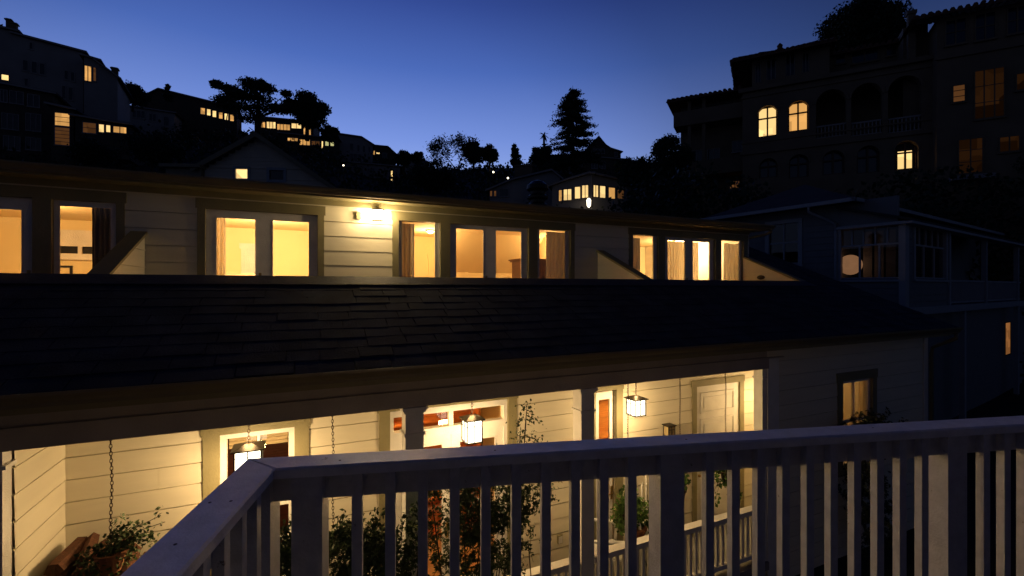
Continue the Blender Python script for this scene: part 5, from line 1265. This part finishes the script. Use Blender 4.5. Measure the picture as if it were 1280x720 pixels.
# ================================================================= TREES
def P3(px, py, Y): return np.array([(px - 640) / F * Y, Y, EZ + (360 - py) / F * Y])
def tree(name, label, px, base, top, wpx, Y, kind, seed, lean=0, lim=1.0, leaf=None, m=LEAFD, n=3000):
    rng = np.random.default_rng(seed); b = P3(px, base, Y); t_ = P3(px + lean, top, Y); Hh = t_[2] - b[2]; W_ = wpx / F * Y / 2 * (1.28 if kind == 'redwood' else 1)
    t = Thing(name, label, 'tree', W0, tuple(b), 'trees on the hillside'); tr = MB(); fo = MB(); lf = leaf or Y / F * 3.0; n = int(n * 1.5)
    def leaves_at(c, r, k):
        k = int(k); g_ = rng.normal(size=(k, 3)) * .5; g_ *= (1 + .5 * np.sin(7 * g_[:, :1] + c[0]) * np.cos(6 * g_[:, 2:] + c[2])); g_ *= np.minimum(1, 1.08 / (np.linalg.norm(g_, axis=1)[:, None] + 1e-6))
        P_ = np.array(c) + g_ * np.array(r) * 1.1; h_ = k * 2 // 3; P_[:h_] = blob(rng, c, np.array(r) * .95, h_)
        fo.leaves(P_, lf * rng.uniform(.75, 1.25), rng, asp=.55)
    ax = lambda f: b + (t_ - b) * f
    if kind == 'redwood':
        tr.tube([tuple(ax(f)) for f in (0, .3, .6, .9, 1)], [Hh * .03, Hh * .024, Hh * .015, Hh * .005, .02], 8)
        lv = 16
        for i in range(lv):
            f = .10 + .88 * i / lv; prof = W_ * (1 - f) ** .62 * (1.05 if f < .75 else .95) ; nb_ = 7
            for k in range(nb_):
                a = rng.uniform(0, 2 * pi); ln = prof * rng.uniform(.6, 1.2); c0 = ax(f); d = np.array([cos(a), sin(a), 0]); e = c0 + d * ln + np.array([0, 0, -ln * .16])
                mid = c0 + d * ln * .55 + np.array([0, 0, ln * .05]); tr.tube([tuple(c0), tuple(mid), tuple(e)], [.05, .035, .012], 4, False)
                m_ = int(n / lv / nb_); tt = rng.uniform(.15, 1.03, m_)[:, None]
                P = c0 + (e - c0) * tt + rng.normal(size=(m_, 3)) * np.array([.075, .075, .022]) * W_ * (.45 + .55 * tt); P[:, 2] -= rng.uniform(0, .055, m_) * W_ ; fo.leaves(P, lf, rng, asp=.4)
    elif kind == 'conifer':
        tr.tube([tuple(ax(0)), tuple(ax(.6)), tuple(ax(1))], [Hh * .03, Hh * .015, .02], 6)
        for i in range(12):
            f = .2 + .78 * i / 12; leaves_at(ax(f) + rng.normal(size=3) * W_ * .12, (W_ * (1.05 - f) * rng.uniform(.7, 1.15) + .1, W_ * (1.05 - f) + .1, Hh * .05), n / 12)
    elif kind == 'round':
        tr.tube([tuple(b), tuple(ax(.35)), tuple(ax(.6))], [Hh * .045, Hh * .035, Hh * .02], 7)
        for i in range(16):
            d = rng.normal(size=3); d /= np.linalg.norm(d); c = ax(.62) + d * np.array([W_ * .66, W_ * .66, Hh * .26]); tr.tube([tuple(ax(.35)), tuple((ax(.4) + c) / 2), tuple(c)], [Hh * .018, Hh * .012, .02], 4, False)
            r = W_ * rng.uniform(.26, .42); leaves_at(c, (r, r, r * .8), n / 16)
        leaves_at(ax(.6), (W_ * .72, W_ * .72, Hh * .27), n * .5)
    elif kind == 'cypress':      # flat-topped, wind-swept plates on long limbs
        tr.tube([tuple(b), tuple(ax(.25) + [W_ * .05, 0, 0]), tuple(ax(.55)), tuple(ax(.8))], [Hh * .05, Hh * .04, Hh * .025, Hh * .01], 8)
        plates = [(-.98, .86, .16), (-.72, .80, .22), (-.5, .72, .28), (-.3, .93, .24), (-.05, .88, .30), (.2, .82, .32), (.42, .74, .30), (-.25, .6, .36), (.1, .62, .42), (.45, .56, .38), (.62, .84, .16), (.78, .66, .24), (.7, .5, .28), (-.1, .4, .4), (.4, .38, .4), (-.35, .36, .34), (.88, .56, .12), (.05, .98, .12)]
        for (x, z, r) in plates:
            c = b + np.array([x * W_, rng.uniform(-.4, .4) * W_, z * Hh]); tr.tube([tuple(ax(.3)), tuple((ax(.4) + c) / 2 + [0, 0, -.04 * Hh]), tuple(c)], [Hh * .018, Hh * .011, .03], 5, False)
            leaves_at(c, (r * W_, r * W_, .065 * Hh), n / 18)
            for k in range(5):
                e = c + np.array([rng.uniform(-1.5, 1.3) * r * W_, 0, rng.uniform(.0, .07) * Hh]); tt = rng.uniform(0, 1, 10)[:, None]; fo.leaves(c + (e - c) * tt + rng.normal(size=(10, 3)) * .1, lf * .8, rng)
    elif kind == 'bare':
        def grow(p, d, ln, r, dep):
            e = p + d * ln; tr.tube([tuple(p), tuple(e)], [r, r * .65], 4, False)
            if dep > 2: fo.leaves(e + rng.normal(size=(4, 3)) * lf, lf * .8, rng)
            if dep < 5:
                for k in range(3):
                    q_ = d + rng.normal(size=3) * .5; q_[2] = q_[2] * .7 + .25; q_ /= np.linalg.norm(q_); grow(e, q_, ln * .72, r * .62, dep + 1)
        for k in range(3):
            d = np.array([rng.uniform(-.7, .5), rng.uniform(-.3, .3), 1.0]); d /= np.linalg.norm(d); grow(b, d, Hh * .34, Hh * .02, 0)
    elif kind == 'palm':
        tr.tube([tuple(b), tuple(ax(.5)), tuple(ax(.82))], [.22, .17, .17], 8)
        for k in range(26):
            a = k * 2.399; el = rng.uniform(-.7, 1.2); c0 = ax(.82); L_ = W_ * 1.0; pts = []
            for s_ in range(6):
                f = s_ / 5; pts.append(c0 + np.array([cos(a) * L_ * f * cos(el * .6), sin(a) * L_ * f * cos(el * .6), L_ * (f * sin(el) - .5 * f * f)]))
            tr2 = MB()
            for s_ in range(5):
                p, q_ = pts[s_], pts[s_ + 1]; w_ = .16 * W_ * (1.2 - s_ / 5); sd = np.array([-sin(a), cos(a), 0]) * w_
                fo.quad(tuple(p - sd), tuple(p + sd), tuple(q_ + sd * .8), tuple(q_ - sd * .8))
    t.part('trunk', tr, BARK); t.part('crown', fo, m); return t
tree('redwood_tree', 'tall dense redwood rising above the centre of the skyline', 716, 214, 107, 60, 62, 'redwood', 1, n=17000)
tree('cypress_tree', 'wide wind-swept cypress with layered flat branches above the lit picture windows', 322, 168, 100, 92, 66, 'cypress', 2, n=9000)
tree('oak_tree', 'dense rounded dark tree just right of the wind-swept cypress', 384, 176, 115, 52, 68, 'round', 3, n=6500)
tree('oak_tree', 'small round tree at the foot of the dense rounded tree', 412, 186, 156, 24, 70, 'round', 4, n=1500)
tree('oak_tree', 'round-crowned tree between the tall stepped house and the long dark house', 166, 140, 106, 38, 72, 'round', 5, n=2600)
tree('conifer_tree', 'little pointed conifer behind the roof of the long dark house', 209, 128, 104, 11, 80, 'conifer', 6, n=700)
tree('oak_tree', 'low bush-like tree beside the lit band of the long dark house', 283, 150, 124, 34, 76, 'bare', 7)
tree('oak_tree', 'tree clump cut by the left edge of the picture behind the twin chimneys', -4, 70, 28, 26, 80, 'round', 8, n=1800)
tree('bare_tree', 'leafless spreading tree left of the centre tree group', 571, 214, 171, 30, 66, 'bare', 9)
tree('oak_tree', 'round tree in the middle of the centre tree group', 592, 214, 176, 26, 68, 'round', 10, n=2600)
tree('oak_tree', 'airy upright tree at the right of the centre tree group', 612, 214, 180, 24, 70, 'round', 21, n=1500)
tree('conifer_tree', 'small narrow pine standing alone between the tree group and the palm', 644, 212, 178, 17, 72, 'conifer', 11, n=1800)
tree('palm_tree', 'slender palm silhouetted left of the redwood', 680, 206, 161, 14, 68, 'palm', 12)
tree('oak_tree', 'rounded tree under the palm', 678, 214, 182, 32, 64, 'round', 13, n=2400)
tree('oak_tree', 'small round treetops right of the tiny pale house', 522, 216, 188, 18, 72, 'round', 14, n=900)
tree('oak_tree', 'small round treetop left of the tiny pale house', 504, 214, 188, 22, 74, 'round', 15, n=1200)
tree('oak_tree', 'shaggy tree against the left wall of the mansion', 838, 250, 163, 58, 33, 'round', 16, n=5000)
tree('oak_tree', 'low spreading tree in the dip left of the mansion', 800, 258, 196, 60, 42, 'round', 17, n=4200)
tree('oak_tree', 'small bushy tree between the turreted house and the spreading tree', 782, 232, 196, 30, 52, 'round', 18, n=1600)
tree('cypress_tree', 'big dark domed tree rising behind the mansion roof', 1085, 118, -12, 104, 46, 'round', 19, n=18000)
tree('oak_tree', 'black leafy tree in front of the mansion at the right edge', 1318, 330, 150, 84, 22, 'round', 20, n=3500)
tree('oak_tree', 'dark treetop on the slope below the tall stepped house', 118, 215, 176, 60, 42, 'round', 22, n=3000)
tree('oak_tree', 'dark treetop above the left eave of the gabled attic', 190, 215, 168, 70, 40, 'round', 23, n=3000)
tree('oak_tree', 'dark treetop right of the gabled attic', 540, 245, 205, 70, 40, 'round', 24, n=3000)
# dark undergrowth covering the hill
rng = np.random.default_rng(77); mb = MB(); cnt = 0
for i in range(2600):
    px = rng.uniform(-80, 1330); Y = rng.uniform(20, 125) if px < 840 else rng.uniform(19, 70); X = (px - 640) / F * Y; g = ground_h(X, Y)
    if px > 925 and Y < 28: continue
    if px > 925 and MD - 3 < M.inv(X, Y)[1] < MD + 14: continue
    r = rng.uniform(.7, 2.0) * (.6 + Y / 90)
    if Y < 24: r *= .6
    k = 26; mb.leaves(blob(rng, (X, Y, g + r * .35), (r, r, r * .75), k), .10 + Y * .006, rng, asp=.7)
solo('hillside_shrubs', mb, LEAFD, 'dark undergrowth covering the hillside between the houses', 'undergrowth', W0, (0, 60, 10), kind='stuff')
# hedge mass in front of the mansion and behind the blue house
mb = MB()
for i in range(420):
    px = rng.uniform(775, 1300); Y = rng.uniform(22, 27.5); X = (px - 640) / F * Y; g = ground_h(X, Y); zt_ = EZ + (360 - (238 + 16 * sin(px * .02))) / F * Y
    z = rng.uniform(g, max(g + .5, zt_)); mb.leaves(blob(rng, (X, Y, z), (1.3, 1.2, .9), 70), .26, rng, asp=.7)
solo('hedge_bank', mb, LEAFD, 'dark leafy bank below the mansion and behind the blue house', 'hedge', W0, (14, 25, 2), kind='stuff')

# unseen lantern added under the balcony to warm the facade opposite
lx, lz_ = 1.3, R(-2.35)
t = Thing('wall_lantern', 'unseen lit wall lantern added under the balcony on the viewer side of the garden', 'wall lantern', G, (lx, .78, lz_))
m_ = MB()
for sx in (-1, 1):
    for sy in (0, 1): m_.box(lx + sx * .08 - .006, lx + sx * .08 + .006, .84 + sy * .15, .852 + sy * .15, lz_ - .12, lz_ + .12)
m_.box(lx - .10, lx + .10, .82, 1.02, lz_ + .12, lz_ + .14); m_.box(lx - .09, lx + .09, .83, 1.01, lz_ - .135, lz_ - .12); m_.box(lx - .05, lx + .05, .775, .83, lz_ - .05, lz_ + .10)
t.part('frame', m_, BRONZE); t.part('glass', MB().box(lx - .07, lx + .07, .855, .985, lz_ - .118, lz_ + .118), LANT)
t.light((lx, 1.08, lz_), 11, (1, .62, .36), .1)
